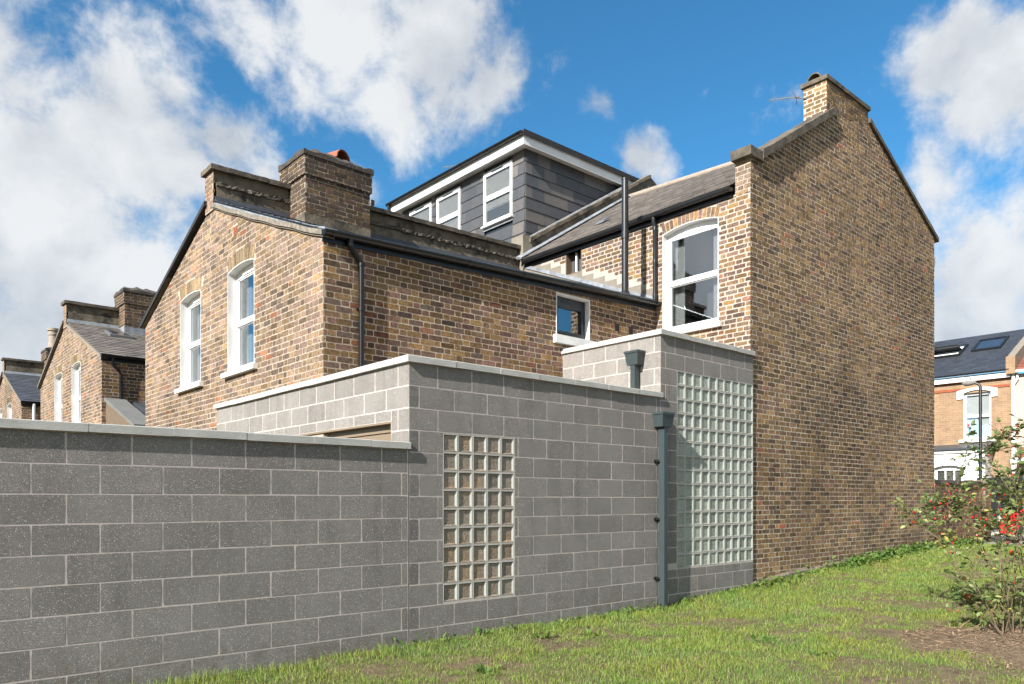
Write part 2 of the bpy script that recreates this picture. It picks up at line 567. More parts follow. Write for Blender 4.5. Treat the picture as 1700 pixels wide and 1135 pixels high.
def attach(o, parent):
    o.parent = parent
    if parent.type == 'EMPTY':
        o.matrix_parent_inverse = Matrix.Translation(-Vector(parent.location))


def tag(o, label, cat, group=None, kind=None):
    o['label'] = label
    o['category'] = cat
    if group:
        o['group'] = group
    if kind:
        o['kind'] = kind
    return o


def thing(name, label, cat, loc=(0, 0, 0), group=None):
    o = bpy.data.objects.new(name, None)
    o.location = loc
    o.empty_display_size = 0.3
    COL.objects.link(o)
    return tag(o, label, cat, group)


def clip(pts, convex):
    """Sutherland-Hodgman of a 2d polygon against a convex ccw polygon"""
    out = pts
    n = len(convex)
    for i in range(n):
        a, b = convex[i], convex[(i + 1) % n]
        ex, ey = b[0] - a[0], b[1] - a[1]
        inp, out = out, []
        if not inp:
            break
        side = [ex * (q[1] - a[1]) - ey * (q[0] - a[0]) for q in inp]
        for j in range(len(inp)):
            p, q, sp, sq = inp[j - 1], inp[j], side[j - 1], side[j]
            if (sp >= 0) != (sq >= 0):
                t = sp / (sp - sq)
                out.append((p[0] + (q[0] - p[0]) * t, p[1] + (q[1] - p[1]) * t))
            if sq >= 0:
                out.append(q)
    return out


def area2(pts):
    return 0.5 * sum(pts[i - 1][0] * pts[i][1] - pts[i][0] * pts[i - 1][1] for i in range(len(pts)))


def sheet(mb, W, convex, holes, d, mi=0):
    """a wall face clipped to a convex outline, with rectangular holes"""
    us = sorted({min(p[0] for p in convex), max(p[0] for p in convex), *[h[0] for h in holes], *[h[1] for h in holes]})
    zs = sorted({min(p[1] for p in convex), max(p[1] for p in convex), *[h[2] for h in holes], *[h[3] for h in holes]})
    for i in range(len(us) - 1):
        for j in range(len(zs) - 1):
            cu, cz = (us[i] + us[i + 1]) / 2, (zs[j] + zs[j + 1]) / 2
            if any(h[0] < cu < h[1] and h[2] < cz < h[3] for h in holes):
                continue
            q = clip([(us[i], zs[j]), (us[i + 1], zs[j]), (us[i + 1], zs[j + 1]), (us[i], zs[j + 1])], convex)
            if len(q) > 2 and area2(q) > 1e-6:
                mb.poly([W.p(u, z, d) for u, z in q], mi)


def slab_piece(mb, W, pts, d, back, rg, jit, mi=0, mid=True):
    """one brick or block: an uneven outline standing proud of the joints"""
    n = len(pts)
    cu, cz = sum(p[0] for p in pts) / n, sum(p[1] for p in pts) / n
    out = []
    for i in range(n):
        a, b = pts[i], pts[(i + 1) % n]
        L = math.hypot(b[0] - a[0], b[1] - a[1])
        k = 1 - 0.004 / max(0.03, math.hypot(a[0] - cu, a[1] - cz))
        out.append((cu + (a[0] - cu) * k + rg.uniform(-jit, jit), cz + (a[1] - cz) * k + rg.uniform(-jit, jit)))
        if mid and L > 0.05:
            t = rg.uniform(0.35, 0.65)
            out.append((a[0] + (b[0] - a[0]) * t + rg.uniform(-jit, jit), a[1] + (b[1] - a[1]) * t + rg.uniform(-jit, jit)))
    k = len(mb.v)
    m = len(out)
    tilt = rg.uniform(-jit, jit) * 2.0
    for u, z in out:
        mb.v.append(tuple(W.p(u, z, d + (u - cu) * tilt)))
    for u, z in out:
        mb.v.append(tuple(W.p(u, z, back)))
    mb.f.append(tuple(range(k, k + m)))
    mb.m.append(mi)
    for i in range(m):
        j = (i + 1) % m
        mb.f.append((k + i, k + m + i, k + m + j, k + j))
        mb.m.append(mi)


BRICKS = {}     # thing -> list of records waiting to become objects
COURSE = 0.0767
_shared = {}


def brick_mesh(kind, w, h, mat, rg):
    key = (kind, mat.name, round(h, 3), rg.randrange(6))
    if key not in _shared:
        mb = MB()
        W0 = Wall((0, 0, 0), (1, 0, 0))
        g = random.Random(str(key))
        slab_piece(mb, W0, [(-w / 2, -h / 2), (w / 2, -h / 2), (w / 2, h / 2), (-w / 2, h / 2)], 0, -0.022, g, 0.0028)
        _shared[key] = mb.mesh('brick', mat, recalc=False)
    return _shared[key]


def in_arch(u, z, a):
    u0, u1, zs, rise, depth = a
    c, h = (u0 + u1) / 2, (u1 - u0) / 2
    R_ = (h * h + rise * rise) / (2 * rise)
    zc = zs + rise - R_
    return abs(u - c) < h + 0.045 and z > zs - 0.03 and math.hypot(u - c, z - zc) < R_ + depth - 0.02


def brickwork(th, part, W, convex, holes, mat, joint=0.012, z0=0.0, seed=1, vis=None, proud=0.003, keep=None, jit=0.0028, arches=()):
    """Flemish-bond bricks on a wall; part is the mortar mesh that owns them"""
    rg = random.Random(seed)
    S, Hd = 0.226 - joint + 0.004, 0.108 - joint + 0.006
    P = S + Hd + 2 * joint
    umin, umax = min(p[0] for p in convex), max(p[0] for p in convex)
    zmin, zmax = min(p[1] for p in convex), max(p[1] for p in convex)
    r = int(math.floor((zmin - z0) / COURSE))
    mb = MB()
    recs = BRICKS.setdefault(th.name, [])
    while z0 + r * COURSE < zmax:
        za, zb = z0 + r * COURSE + joint / 2, z0 + (r + 1) * COURSE - joint / 2
        zm = (za + zb) / 2
        u = umin - P + (P / 2 if r % 2 else 0) + rg.uniform(-0.02, 0.02)
        k = 0
        cuts = sorted([(h[0], h[1]) for h in holes if h[2] - 0.02 < zm < h[3] + 0.02])
        while u < umax:
            w = (S if k % 2 == 0 else Hd) + rg.uniform(-0.006, 0.006)
            segs = [(max(u, umin), min(u + w, umax))]
            for a, b in cuts:
                ns = []
                for s0, s1 in segs:
                    if s1 <= a or s0 >= b:
                        ns.append((s0, s1))
                    else:
                        if a - s0 > 0.03:
                            ns.append((s0, a))
                        if s1 - b > 0.03:
                            ns.append((b, s1))
                segs = ns
            for s0, s1 in segs:
                if s1 - s0 < 0.03:
                    continue
                if keep and not keep(s0, s1, za, zb):
                    continue
                if any(in_arch((s0 + s1) / 2, zm, q_) for q_ in arches):
                    continue
                zz = rg.uniform(-0.002, 0.002)
                rect = [(s0, za + zz), (s1, za + zz), (s1, zb + zz), (s0, zb + zz)]
                q = clip(rect, convex)
                if len(q) < 3 or area2(q) < 0.0008:
                    continue
                pr = rg.uniform(0.0004, proud)
                full = len(q) == 4 and abs(area2(q) - area2(rect)) < 1e-6 and len(segs) == 1 and abs(s1 - s0 - w) < 1e-4
                if full:
                    c = W.p((s0 + s1) / 2, zm, pr)
                    x, y, fw = project(c)
                    if 0 < x < 1700 and 0 < y < 1135 and (vis is None or vis(x, y)):
                        a = project(W.p(s0, zm, pr))
                        b = project(W.p(s1, zm, pr))
                        recs.append((abs(b[0] - a[0]) * FPX * (zb - za) / fw, part, W, rect, pr, k % 2, mat, mb))
                        u2 = None
                        k2 = k
                        continue
                slab_piece(mb, W, q, pr, -0.022, rg, jit)
            u += w + joint
            k += 1
        r += 1
    recs.append((-1, part, None, None, 0, 0, mat, mb))
    return mb


def finish_bricks(th, limit):
    recs = BRICKS.pop(th.name)
    real = sorted([r for r in recs if r[0] > 0], key=lambda r: -r[0])
    rg = random.Random(5)
    for i, (a, part, W, rect, pr, kd, mat, mb) in enumerate(real):
        if i < limit:
            u0, u1, za, zb = rect[0][0], rect[1][0], rect[0][1], rect[2][1]
            w, h = u1 - u0, zb - za
            nom = 0.216 if kd == 0 else 0.102
            o = bpy.data.objects.new('brick', brick_mesh(kd, nom, h, mat, rg))
            COL.objects.link(o)
            attach(o, part)
            o.location = W.p((u0 + u1) / 2, (za + zb) / 2, pr)
            o.rotation_euler = (0, 0, W.rot)
            o.scale = (w / nom, 1, 1)
        else:
            slab_piece(mb, W, rect, pr, -0.022, rg, 0.0028)
    for a, part, W, rect, pr, kd, mat, mb in recs:
        if a < 0 and mb.v:
            mb.build('brickwork', mat, part, recalc=False, kind='stuff')


def arc_pts(u0, u1, zs, rise, n=10, off=0.0):
    """points of a segmental arch from u0 to u1; off grows it radially"""
    c = (u0 + u1) / 2
    h = (u1 - u0) / 2
    R = (h * h + rise * rise) / (2 * rise)
    zc = zs + rise - R
    a = math.asin(h / R)
    return [(c + (R + off) * math.sin(-a + 2 * a * i / n), zc + (R + off) * math.cos(-a + 2 * a * i / n)) for i in range(n + 1)]


def brick_arch(th, part, W, u0, u1, zs, rise, mat, mort, depth=0.21, seed=3, top=None):
    """soldier-course segmental arch over an opening, on its own mortar backing"""
    rg = random.Random(seed)
    n = max(6, int((u1 - u0) / 0.078))
    a = arc_pts(u0, u1, zs, rise, n)
    b = arc_pts(u0, u1, zs, rise, n, depth)
    mbm, mbb = MB(), MB()
    for i in range(n):
        q = [a[i], a[i + 1], b[i + 1], b[i]]
        mbm.poly([W.p(u, z, 0.0006) for u, z in q])
        g = 0.012
        m0 = (a[i][0] + (a[i + 1][0] - a[i][0]) * 0.07, a[i][1] + 0.003)
        m1 = (a[i][0] + (a[i + 1][0] - a[i][0]) * 0.93, a[i + 1][1] + 0.003)
        t1 = (b[i][0] + (b[i + 1][0] - b[i][0]) * 0.93, b[i + 1][1] - g)
        t0 = (b[i][0] + (b[i + 1][0] - b[i][0]) * 0.07, b[i][1] - g)
        slab_piece(mbb, W, [m0, m1, t1, t0], rg.uniform(0.0012, 0.004), -0.02, rg, 0.0025)
    o = mbb.build('window_arch', mat, part, recalc=False)
    mbm.build('arch_mortar', mort, part, recalc=False)
    return o


def sash(th, W, u0, u1, z0, zs, rise, setback=0.12, curtain='both', label=None, mid=0.5, sill_ext=0.09, sill_h=0.08, vent=True, frame_mat=None, band=0.009):
    """painted reveals, two-light window, sill and a dark room behind it"""
    fm = frame_mat or M['upvc']
    arc = arc_pts(u0, u1, zs, rise, 20) if rise > 0 else [(u0, zs), (u1, zs)]
    win = MB()
    P = W.p
    f0 = 0.006
    loop = [(u0, z0)] + arc + [(u1, z0)]
    n = len(loop)
    c = ((u0 + u1) / 2, (z0 + zs) / 2)
    for i in range(n - 1):
        a, b = loop[i], loop[i + 1]
        win.poly([P(*a, f0), P(*b, f0), P(*b, -setback - 0.05), P(*a, -setback - 0.05)])
        grow = lambda q: (q[0] + (band if q[0] > c[0] + 1e-6 else -band if q[0] < c[0] - 1e-6 else 0), q[1] + (band if q[1] > zs - 1e-6 else 0))
        win.poly([P(*a, f0), P(*b, f0), P(*grow(b), f0), P(*grow(a), f0)])
        win.poly([P(*grow(a), f0), P(*grow(b), f0), P(*grow(b), -0.02), P(*grow(a), -0.02)])
    w = win.build('window', M['white'], th, recalc=False)
    if label:
        w['label'] = label
    room = MB()
    e = 0.25
    D0, D1 = -setback - 0.07, -setback - 1.1
    zt = max(p[1] for p in arc)
    room.poly([P(u0 - e, z0 - e, D1), P(u1 + e, z0 - e, D1), P(u1 + e, zt + e, D1), P(u0 - e, zt + e, D1)])
    for a, b in (((u0 - e, z0 - e), (u1 + e, z0 - e)), ((u1 + e, z0 - e), (u1 + e, zt + e)), ((u1 + e, zt + e), (u0 - e, zt + e)), ((u0 - e, zt + e), (u0 - e, z0 - e))):
        room.poly([P(*a, D0), P(*b, D0), P(*b, D1), P(*a, D1)])
    room.build('room', M['interior'], w, recalc=False)
    t = 0.058
    d0, d1 = -setback - 0.06, -setback
    zh = zs - 0.02
    fr = MB()
    fr.wbox(W, u0, u0 + t, z0, zh, d0, d1)
    fr.wbox(W, u1 - t, u1, z0, zh, d0, d1)
    fr.wbox(W, u0 + t, u1 - t, z0, z0 + t + 0.02, d0, d1 + 0.004)
    zm = z0 + (zh - z0) * mid
    fr.wbox(W, u0 + t, u1 - t, zm - 0.04, zm + 0.04, d0, d1 + 0.006)
    if rise > 0:
        head = [(u0, zh - t)] + [(u1, zh - t)] + [(q[0], q[1] - 0.002) for q in arc[::-1]]
        fr.prism([P(u, z, d0 + 0.006) for u, z in head], W.n * 0.05)
    else:
        fr.wbox(W, u0, u1, zh - t, zh + 0.02, d0, d1 + 0.002)
    # inner beads
    bd = 0.018
    for (a, b) in ((z0 + t + 0.02, zm - 0.04), (zm + 0.04, zh - t)):
        for q in ((u0 + t, u0 + t + bd, a, b), (u1 - t - bd, u1 - t, a, b), (u0 + t, u1 - t, a, a + bd), (u0 + t, u1 - t, b - bd, b)):
            fr.wbox(W, *q, d0, d1 - 0.018)
    fr.build('frame', fm, w)
    for (a, b) in ((z0 + t + 0.02, zm - 0.04), (zm + 0.04, zh - t)):
        pn = MB()
        pn.poly([P(u0 + t, a, d1 - 0.03), P(u1 - t, a, d1 - 0.03), P(u1 - t, b, d1 - 0.03), P(u0 + t, b, d1 - 0.03)])
        pn.build('pane', M['glass'], w, recalc=False)
    if vent and rise > 0:
        v = MB()
        cu = (u0 + u1) / 2
        v.wbox(W, cu - 0.2, cu + 0.2, zh - t + 0.02, zh - t + 0.045, d1 - 0.004, d1 + 0.012)
        v.build('trickle_vent', fm, w)
    if sill_h:
        sl_ = MB()
        P0 = [P(u0 - sill_ext, z0 - sill_h, 0.07), P(u1 + sill_ext, z0 - sill_h, 0.07), P(u1 + sill_ext, z0 - sill_h, -0.02), P(u0 - sill_ext, z0 - sill_h, -0.02),
              P(u0 - sill_ext, z0 - 0.012, 0.07), P(u1 + sill_ext, z0 - 0.012, 0.07), P(u1 + sill_ext, z0 + 0.004, -0.004), P(u0 - sill_ext, z0 + 0.004, -0.004)]
        sl_.hexa(P0)
        sl_.wbox(W, u0 - 0.001, u1 + 0.001, z0 - sill_h, z0 + 0.003, -setback - 0.02, -0.021)
        sl_.build('sill', M['white'], w)
    if curtain:
        sides = {'left': [0], 'right': [1], 'both': [0, 1]}[curtain]
        for s_ in sides:
            cb = MB()
            cw = (u1 - u0) * 0.2
            a = u0 + 0.03 if s_ == 0 else u1 - 0.03 - cw
            nn = 24
            pts = [(a + cw * i / nn, -setback - 0.16 + 0.022 * math.sin(i * 1.55 + s_)) for i in range(nn + 1)]
            for i in range(nn):
                cb.poly([P(pts[i][0], z0, pts[i][1]), P(pts[i + 1][0], z0, pts[i + 1][1]), P(pts[i + 1][0], zt, pts[i + 1][1]), P(pts[i][0], zt, pts[i][1])])
            cb.build('curtain', M['curtain'], w, smooth=False, recalc=False)
    return w


def gutter(th, a, b, mat, r=0.058, brackets=0.9, name='gutter', out=None):
    """half-round gutter between two points with bracket and joint bands"""
    a, b = Vector(a), Vector(b)
    t = (b - a).normalized()
    side = t.cross(Z3).normalized()
    up = side.cross(t)
    mb = MB()
    n = 10

    def ring(p, r_):
        return [p + side * (math.cos(math.pi + math.pi * i / n) * r_) + up * (math.sin(math.pi + math.pi * i / n) * r_) for i in range(n + 1)]

    def sweep(p, q, r0, r1):
        A, B, A2, B2 = ring(p, r0), ring(q, r0), ring(p, r1), ring(q, r1)
        for i in range(n):
            mb.poly([A[i], A[i + 1], B[i + 1], B[i]])
            mb.poly([A2[i], B2[i], B2[i + 1], A2[i + 1]])
        mb.poly([A[0], B[0], B2[0], A2[0]])
        mb.poly([A[n], A2[n], B2[n], B[n]])
        mb.poly(A + A2[::-1])
        mb.poly(B2 + B[::-1])
    sweep(a, b, r, r - 0.008)
    L = (b - a).length
    k = int(L / brackets)
    for i in range(k + 1):
        p = a + t * (0.12 + i * (L - 0.24) / max(1, k))
        sweep(p - t * 0.02, p + t * 0.02, r + 0.007, r - 0.002)
    for e, sgn in ((a, -1), (b, 1)):
        R = ring(e + t * 0.004 * sgn, r + 0.004)
        mb.poly(R)
    return mb.build(name, mat, th, recalc=False)


def slates(P00, P10, P01, P11, expo, width, mat, th, name='slates', seed=1, lift=0.012):
    """overlapping slates on a roof plane given by eave (P00,P10) and ridge (P01,P11)"""
    rg = random.Random(seed)
    P00, P10, P01, P11 = map(Vector, (P00, P10, P01, P11))
    M_ = (P01 - P00).length
    rows = max(1, int(M_ / expo))
    L = (P10 - P00).length
    mb = MB()
    nrm = (P10 - P00).cross(P01 - P00).normalized()
    if nrm.z < 0:
        nrm = -nrm
    at = lambda s, t: (P00 + (P10 - P00) * s) * (1 - t) + (P01 + (P11 - P01) * s) * t
    for r in range(rows):
        t0, t1 = r / rows, min(1.0, (r + 1.25) / rows)
        x = -width / 2 if r % 2 else 0
        while x < L:
            s0, s1 = max(0, x + 0.003) / L, min(L, x + width - 0.003) / L
            x += width
            if s1 - s0 < 0.02 / L:
                continue
            h = lift + rg.uniform(-0.003, 0.004)
            dt = rg.uniform(-0.006, 0.006) / M_
            a, b, c, d = at(s0, t0 + dt), at(s1, t0 + dt), at(s1, t1), at(s0, t1)
            k = len(mb.v)
            mb.v.extend([tuple(a + nrm * h), tuple(b + nrm * (h + rg.uniform(-.002, .002))), tuple(c), tuple(d), tuple(a), tuple(b)])
            mb.f.extend([(k, k + 1, k + 2, k + 3), (k + 4, k + 5, k + 1, k), (k + 4, k, k + 3), (k + 5, k + 2, k + 1)])
            mb.m.extend([0] * 4)
    base = MB()
    base.poly([P00 - nrm * 0.01, P10 - nrm * 0.01, P11 - nrm * 0.01, P01 - nrm * 0.01])
    o = base.build('roof', mat, th, recalc=False)
    mb.build(name, mat, o, recalc=False, kind='stuff')
    return o


def rough(mb_pts_fn, name, mat, th, amp=0.012, freq=6.0, seed=0, smooth=True):
    """weathered masonry: finely cut box pushed about by noise. mb_pts_fn: (origin, ax, ay, az, nx, ny, nz)"""
    o, ax, ay, az, nx, ny, nz = mb_pts_fn
    o, ax, ay, az = Vector(o), Vector(ax), Vector(ay), Vector(az)
    idx = {}
    mb = MB()

    def vid(i, j, k):
        key = (i, j, k)
        if key not in idx:
            p = o + ax * (i / nx) + ay * (j / ny) + az * (k / nz)
            q = p * freq + Vector((seed, seed * 1.7, 0))
            nv = mnoise.noise_vector(q) * 0.7 + mnoise.noise_vector(q * 2.3) * 0.4
            idx[key] = len(mb.v)
            mb.v.append(tuple(p + nv * amp))
        return idx[key]
    for i in range(nx):
        for j in range(ny):
            mb.f.append((vid(i, j, 0), vid(i, j + 1, 0), vid(i + 1, j + 1, 0), vid(i + 1, j, 0)))
            mb.f.append((vid(i, j, nz), vid(i + 1, j, nz), vid(i + 1, j + 1, nz), vid(i, j + 1, nz)))
    for i in range(nx):
        for k in range(nz):
            mb.f.append((vid(i, 0, k), vid(i + 1, 0, k), vid(i + 1, 0, k + 1), vid(i, 0, k + 1)))
            mb.f.append((vid(i, ny, k), vid(i, ny, k + 1), vid(i + 1, ny, k + 1), vid(i + 1, ny, k)))
    for j in range(ny):
        for k in range(nz):
            mb.f.append((vid(0, j, k), vid(0, j, k + 1), vid(0, j + 1, k + 1), vid(0, j + 1, k)))
            mb.f.append((vid(nx, j, k), vid(nx, j + 1, k), vid(nx, j + 1, k + 1), vid(nx, j, k + 1)))
    mb.m = [0] * len(mb.f)
    return mb.build(name, mat, th, smooth=smooth)


def rbox(x0, x1, y0, y1, z0, z1, step=0.12):
    n = lambda L: max(1, int(abs(L) / step))
    return ((x0, y0, z0), (x1 - x0, 0, 0), (0, y1 - y0, 0), (0, 0, z1 - z0), n(x1 - x0), n(y1 - y0), max(1, n(z1 - z0)))


def ground_z(x, y):
    s = lambda a, b, v: (lambda t: t * t * (3 - 2 * t))(min(1, max(0, (v - a) / (b - a))))
    z = 0.44 * s(6.5, 18.5, x) - 0.14 * s(19.5, 22.5, x)
    lawn = 1 - s(18, 20, x)
    z += lawn * (0.035 * mnoise.noise(Vector((x * 0.9, y * 0.9, 3))) + 0.015 * mnoise.noise(Vector((x * 3.1, y * 3.1, 7))))
    z += 0.03 * s(5.2, 6.4, y) * lawn
    return z

# ---------------------------------------------------------------- boundary wall and block extension
YA = 6.4
FRONT = Wall((0, YA, 0), (1, 0, 0))
BL = 0.4514
JB = 0.0112
_bshared = {}


def block_row(th, part, W, joints, za, zb, rg, name='block', mat=None, jit=0.0012, back=-0.03):
    """blocks between consecutive joints of a course"""
    mat = mat or M['block']
    for a, b in zip(joints[:-1], joints[1:]):
        w = b - a - JB
        h = zb - za - JB
        if w < 0.03:
            continue
        std = abs(w - (BL - JB)) < 0.012
        slip = 0.1 < w < 0.125 and W is FRONT and a < 4.3
        key = (round(w, 2), round(h, 2), rg.randrange(4) if std else rg.randrange(2), slip)
        if key not in _bshared:
            mb = MB()
            g = random.Random(str(key))
            kw, kh = key[0] if not std else BL - JB, h
            slab_piece(mb, Wall((0, 0, 0), (1, 0, 0)), [(-kw / 2, -kh / 2), (kw / 2, -kh / 2), (kw / 2, kh / 2), (-kw / 2, kh / 2)], 0, back, g, jit)
            _bshared[key] = (mb.mesh('block', M['block_slip'] if slip else mat, recalc=False), kw, kh)
        me, kw, kh = _bshared[key]
        o = bpy.data.objects.new(name, me)
        COL.objects.link(o)
        attach(o, part)
        o.location = W.p((a + b) / 2, (za + zb) / 2, rg.uniform(-0.0004, 0.0008))
        o.rotation_euler = (0, 0, W.rot)
        o.scale = (w / kw, 1, h / kh)


def joints_from(u0, u1, phase, step=BL):
    k = math.ceil((u0 - phase) / step + 0.05)
    out = [u0]
    x = phase + k * step
    while x < u1 - 0.045:
        if x - out[-1] > 0.045:
            out.append(x)
        x += step
    out.append(u1)
    return out


def coping_run(th, a, b, width_vec, z0, z1, cuts, mat, name='coping_stone', lip=0.0):
    """coping stones butted end to end with thin mortar between"""
    a, b, wv = Vector(a), Vector(b), Vector(width_vec)
    t = (b - a).normalized()
    L = (b - a).length
    pts = [0] + [c for c in cuts if 0.05 < c < L - 0.05] + [L]
    rg = random.Random(L)
    mort = MB()
    for i in range(len(pts) - 1):
        mb = MB()
        e0, e1 = pts[i] + (0.004 if i else 0), pts[i + 1] - (0.004 if i < len(pts) - 2 else 0)
        dz = rg.uniform(-0.002, 0.003)
        p, q = a + t * e0, a + t * e1
        dw = rg.uniform(-0.003, 0.003) * wv.normalized()
        bev = 0.006
        w1 = wv.normalized() * bev
        loop = [(0, z0), (0, z1 - bev), (bev, z1), (wv.length - bev, z1), (wv.length, z1 - bev), (wv.length, z0)]
        pr = [p + wv.normalized() * x + dw + Z3 * (z + dz - p.z) for x, z in loop]
        mb.prism(pr, q - p)
        mb.build(name, mat, th)
        if i < len(pts) - 2:
            c = a + t * pts[i + 1]
            for s_ in (0,):
                m0 = c - t * 0.005 + wv.normalized() * 0.003
                m1 = c + t * 0.005 + wv.normalized() * 0.003
                mort.hexa([Vector((m.x, m.y, z)) + wv.normalized() * k for z in (z0 + .003, z1 - .004) for m, k in ((m0, 0), (m1, 0), (m1, wv.length - .006), (m0, wv.length - .006))])
    if mort.v:
        mort.build('coping_joint', M['block_mortar'], th)


bw = thing('boundary_wall', 'long low grey concrete block garden wall with a pale concrete coping', 'wall', (0.6, YA, 0))
bx0, bx1 = -3.2, 4.226
core = MB()
core.box(bx0, bx1, YA + 0.001, YA + 0.2, -0.35, 2.008)
bcore = core.build('wall_core', M['block_mortar'], bw)
rg = random.Random(3)
zs_ = [2.008] + [1.768 - 0.225 * k for k in range(10)]
for r in range(len(zs_) - 1):
    ph = 0.982 + (BL / 2 if r % 2 == 0 else 0)
    block_row(bw, bcore, FRONT, joints_from(bx0, bx1 - 0.008, ph), zs_[r + 1], zs_[r], rg)
coping_run(bw, (bx0, YA - 0.042, 2.01), (4.232, YA - 0.042, 2.01), (0, 0.30, 0), 2.010, 2.078, [c - bx0 for c in (-2.3, -1.7, -1.09, -0.48, 0.13, 0.74, 1.349, 1.958, 2.558, 3.178, 3.78)], M['coping'])

ext = thing('rear_extension', 'grey concrete block rear extension with glass block panels, stepping up against the brick house', 'extension', (6.3, YA, 0))
xE, xT, xTE, yO = 4.235, 8.305, 10.636, 8.278
SIDE = Wall((xE, 11.70, 0), (0, -1, 0))        # u = 11.70 - Y
TSIDE = Wall((xT, yO, 0), (0, -1, 0))          # u = 8.278 - Y
G1 = (4.651, 5.649, 0.424, 2.196)
G2 = (8.672, xTE - 0.006, 0.540, 3.303)
DR = (11.70 - 9.6, 11.70 - 6.731, 0.0, 2.316)  # door opening on SIDE
w = MB()
sheet(w, FRONT, [(xE + 0.004, -0.3), (xTE - 0.003, -0.3), (xTE - 0.003, 2.886), (xE + 0.004, 2.886)], [G1, (G2[0], G2[1] + 0.01, G2[2], 2.886)], -0.001)
sheet(w, FRONT, [(xT + 0.004, 2.886), (xTE - 0.003, 2.886), (xTE - 0.003, 3.75), (xT + 0.004, 3.75)], [(G2[0], G2[1] + 0.01, 2.886, G2[3])], -0.001)
sheet(w, SIDE, [(0, 0), (11.70 - YA - 0.004, 0), (11.70 - YA - 0.004, 2.886), (0, 2.886)], [DR], -0.001)
sheet(w, TSIDE, [(0, 2.6), (yO - YA - 0.004, 2.6), (yO - YA - 0.004, 3.75), (0, 3.75)], [], -0.001)
# far side of the tower, flat roofs
w.poly([(xTE - .003, YA + .004, -0.3), (xTE - .003, YA + 0.028, -0.3), (xTE - .003, YA + 0.028, 3.75), (xTE - .003, YA + .004, 3.75)])
w.poly([(xE + .004, 6.5, 2.80), (xT, 6.5, 2.80), (xT, yO, 2.80), (xE + .004, yO, 2.80)])
w.poly([(xT, 6.5, 3.68), (10.6, 6.5, 3.68), (10.6, yO, 3.68), (xT, yO, 3.68)])
ecore = w.build('wall_core', M['block_mortar'], ext, recalc=False)
rg = random.Random(4)
ez = [2.886] + [2.655 - 0.2245 * k for k in range(14)]
hole = lambda h, za, zb: h[2] - 0.02 < (za + zb) / 2 < h[3] + 0.02


def split_row(th, part, W, u0, u1, za, zb, phase, holes, rg, first=None):
    js = joints_from(u0, u1, phase)
    if first:
        js = [u0, u0 + first] + [j for j in js[1:] if j > u0 + first + 0.05]
    spans = [(u0, u1)]
    for h in holes:
        if hole(h, za, zb):
            ns = []
            for a, b in spans:
                if h[0] > a and h[1] < b:
                    ns += [(a, h[0]), (h[1], b)]
                elif h[0] <= a < h[1] < b:
                    ns.append((h[1], b))
                elif a < h[0] < b <= h[1] + 0.02:
                    ns.append((a, h[0]))
                elif not (h[0] <= a and h[1] >= b):
                    ns.append((a, b))
            spans = ns
    for a, b in spans:
        block_row(th, part, W, [a] + [j for j in js if a + 0.045 < j < b - 0.045] + [b], za, zb, rg)


for r in range(len(ez) - 1):
    za, zb = ez[r + 1], ez[r]
    if za < -0.25:
        break
    odd = r % 2 == 1
    ph = 4.348 if odd else 4.586
    split_row(ext, ecore, FRONT, xE, xT - 0.06 if odd else xT - 0.095, za, zb, ph, [G1], rg, 0.118 if odd else None)
    # side face, seen above the boundary wall
    if za > 1.2:
        split_row(ext, ecore, SIDE, 0, 11.70 - YA, za, zb, (11.70 - 6.606) if not odd else (11.70 - 6.832), [DR], rg)
        if za < DR[3] < zb and hole(DR, za, zb):
            block_row(ext, ecore, SIDE, joints_from(DR[0], DR[1], (11.70 - 6.606) if not odd else (11.70 - 6.832)), DR[3], zb, rg)
tz = [3.748, 3.522, 3.303] + [3.303 - 0.2243 * k for k in range(1, 16)]
for r in range(len(tz) - 1):
    za, zb = tz[r + 1], tz[r]
    if za < -0.25:
        break
    odd = r % 2 == 1
    if r < 2:
        js = [xT] + ([8.412, 8.851, 9.299, 9.737, 10.181] if odd else [8.627, 9.072, 9.515, 9.965, 10.395]) + [xTE]
        block_row(ext, ecore, FRONT, js, za, zb, rg)
        js = [0] + ([0.22, 0.65, 1.10, 1.55] if odd else [0.434, 0.88, 1.323, 1.769]) + [yO - YA]
        block_row(ext, ecore, TSIDE, js, za, zb, rg)
    elif za > 0.5:
        block_row(ext, ecore, FRONT, [xT, 8.412, G2[0]] if odd else [xT, G2[0]], za, zb, rg)
        if za > 2.6:
            js = [0] + ([0.22, 0.65, 1.10, 1.55] if odd else [0.434, 0.88, 1.323, 1.769]) + [yO - YA]
            block_row(ext, ecore, TSIDE, js, za, zb, rg)
# courses under the tall glass panel
block_row(ext, ecore, FRONT, [xT, 8.672, 8.93, 9.38, 9.83, 10.28, xTE], 0.413, 0.533, rg)
block_row(ext, ecore, FRONT, [xT, 8.70, 9.15, 9.60, 10.06, 10.40, xTE], 0.188, 0.413, rg)
block_row(ext, ecore, FRONT, [xT, 8.48, 8.93, 9.38, 9.83, 10.28, xTE], -0.037, 0.188, rg)
block_row(ext, ecore, FRONT, [xT, 8.70, 9.15, 9.60, 10.06, 10.40, xTE], -0.262, -0.037, rg)
# filler strip where the two block walls join
for r in range(len(ez) - 1):
    if ez[r + 1] > -0.25:
        odd = r % 2 == 1
        block_row(ext, ecore, FRONT, [xT - 0.06 if odd else xT - 0.095, xT], ez[r + 1], ez[r], rg)
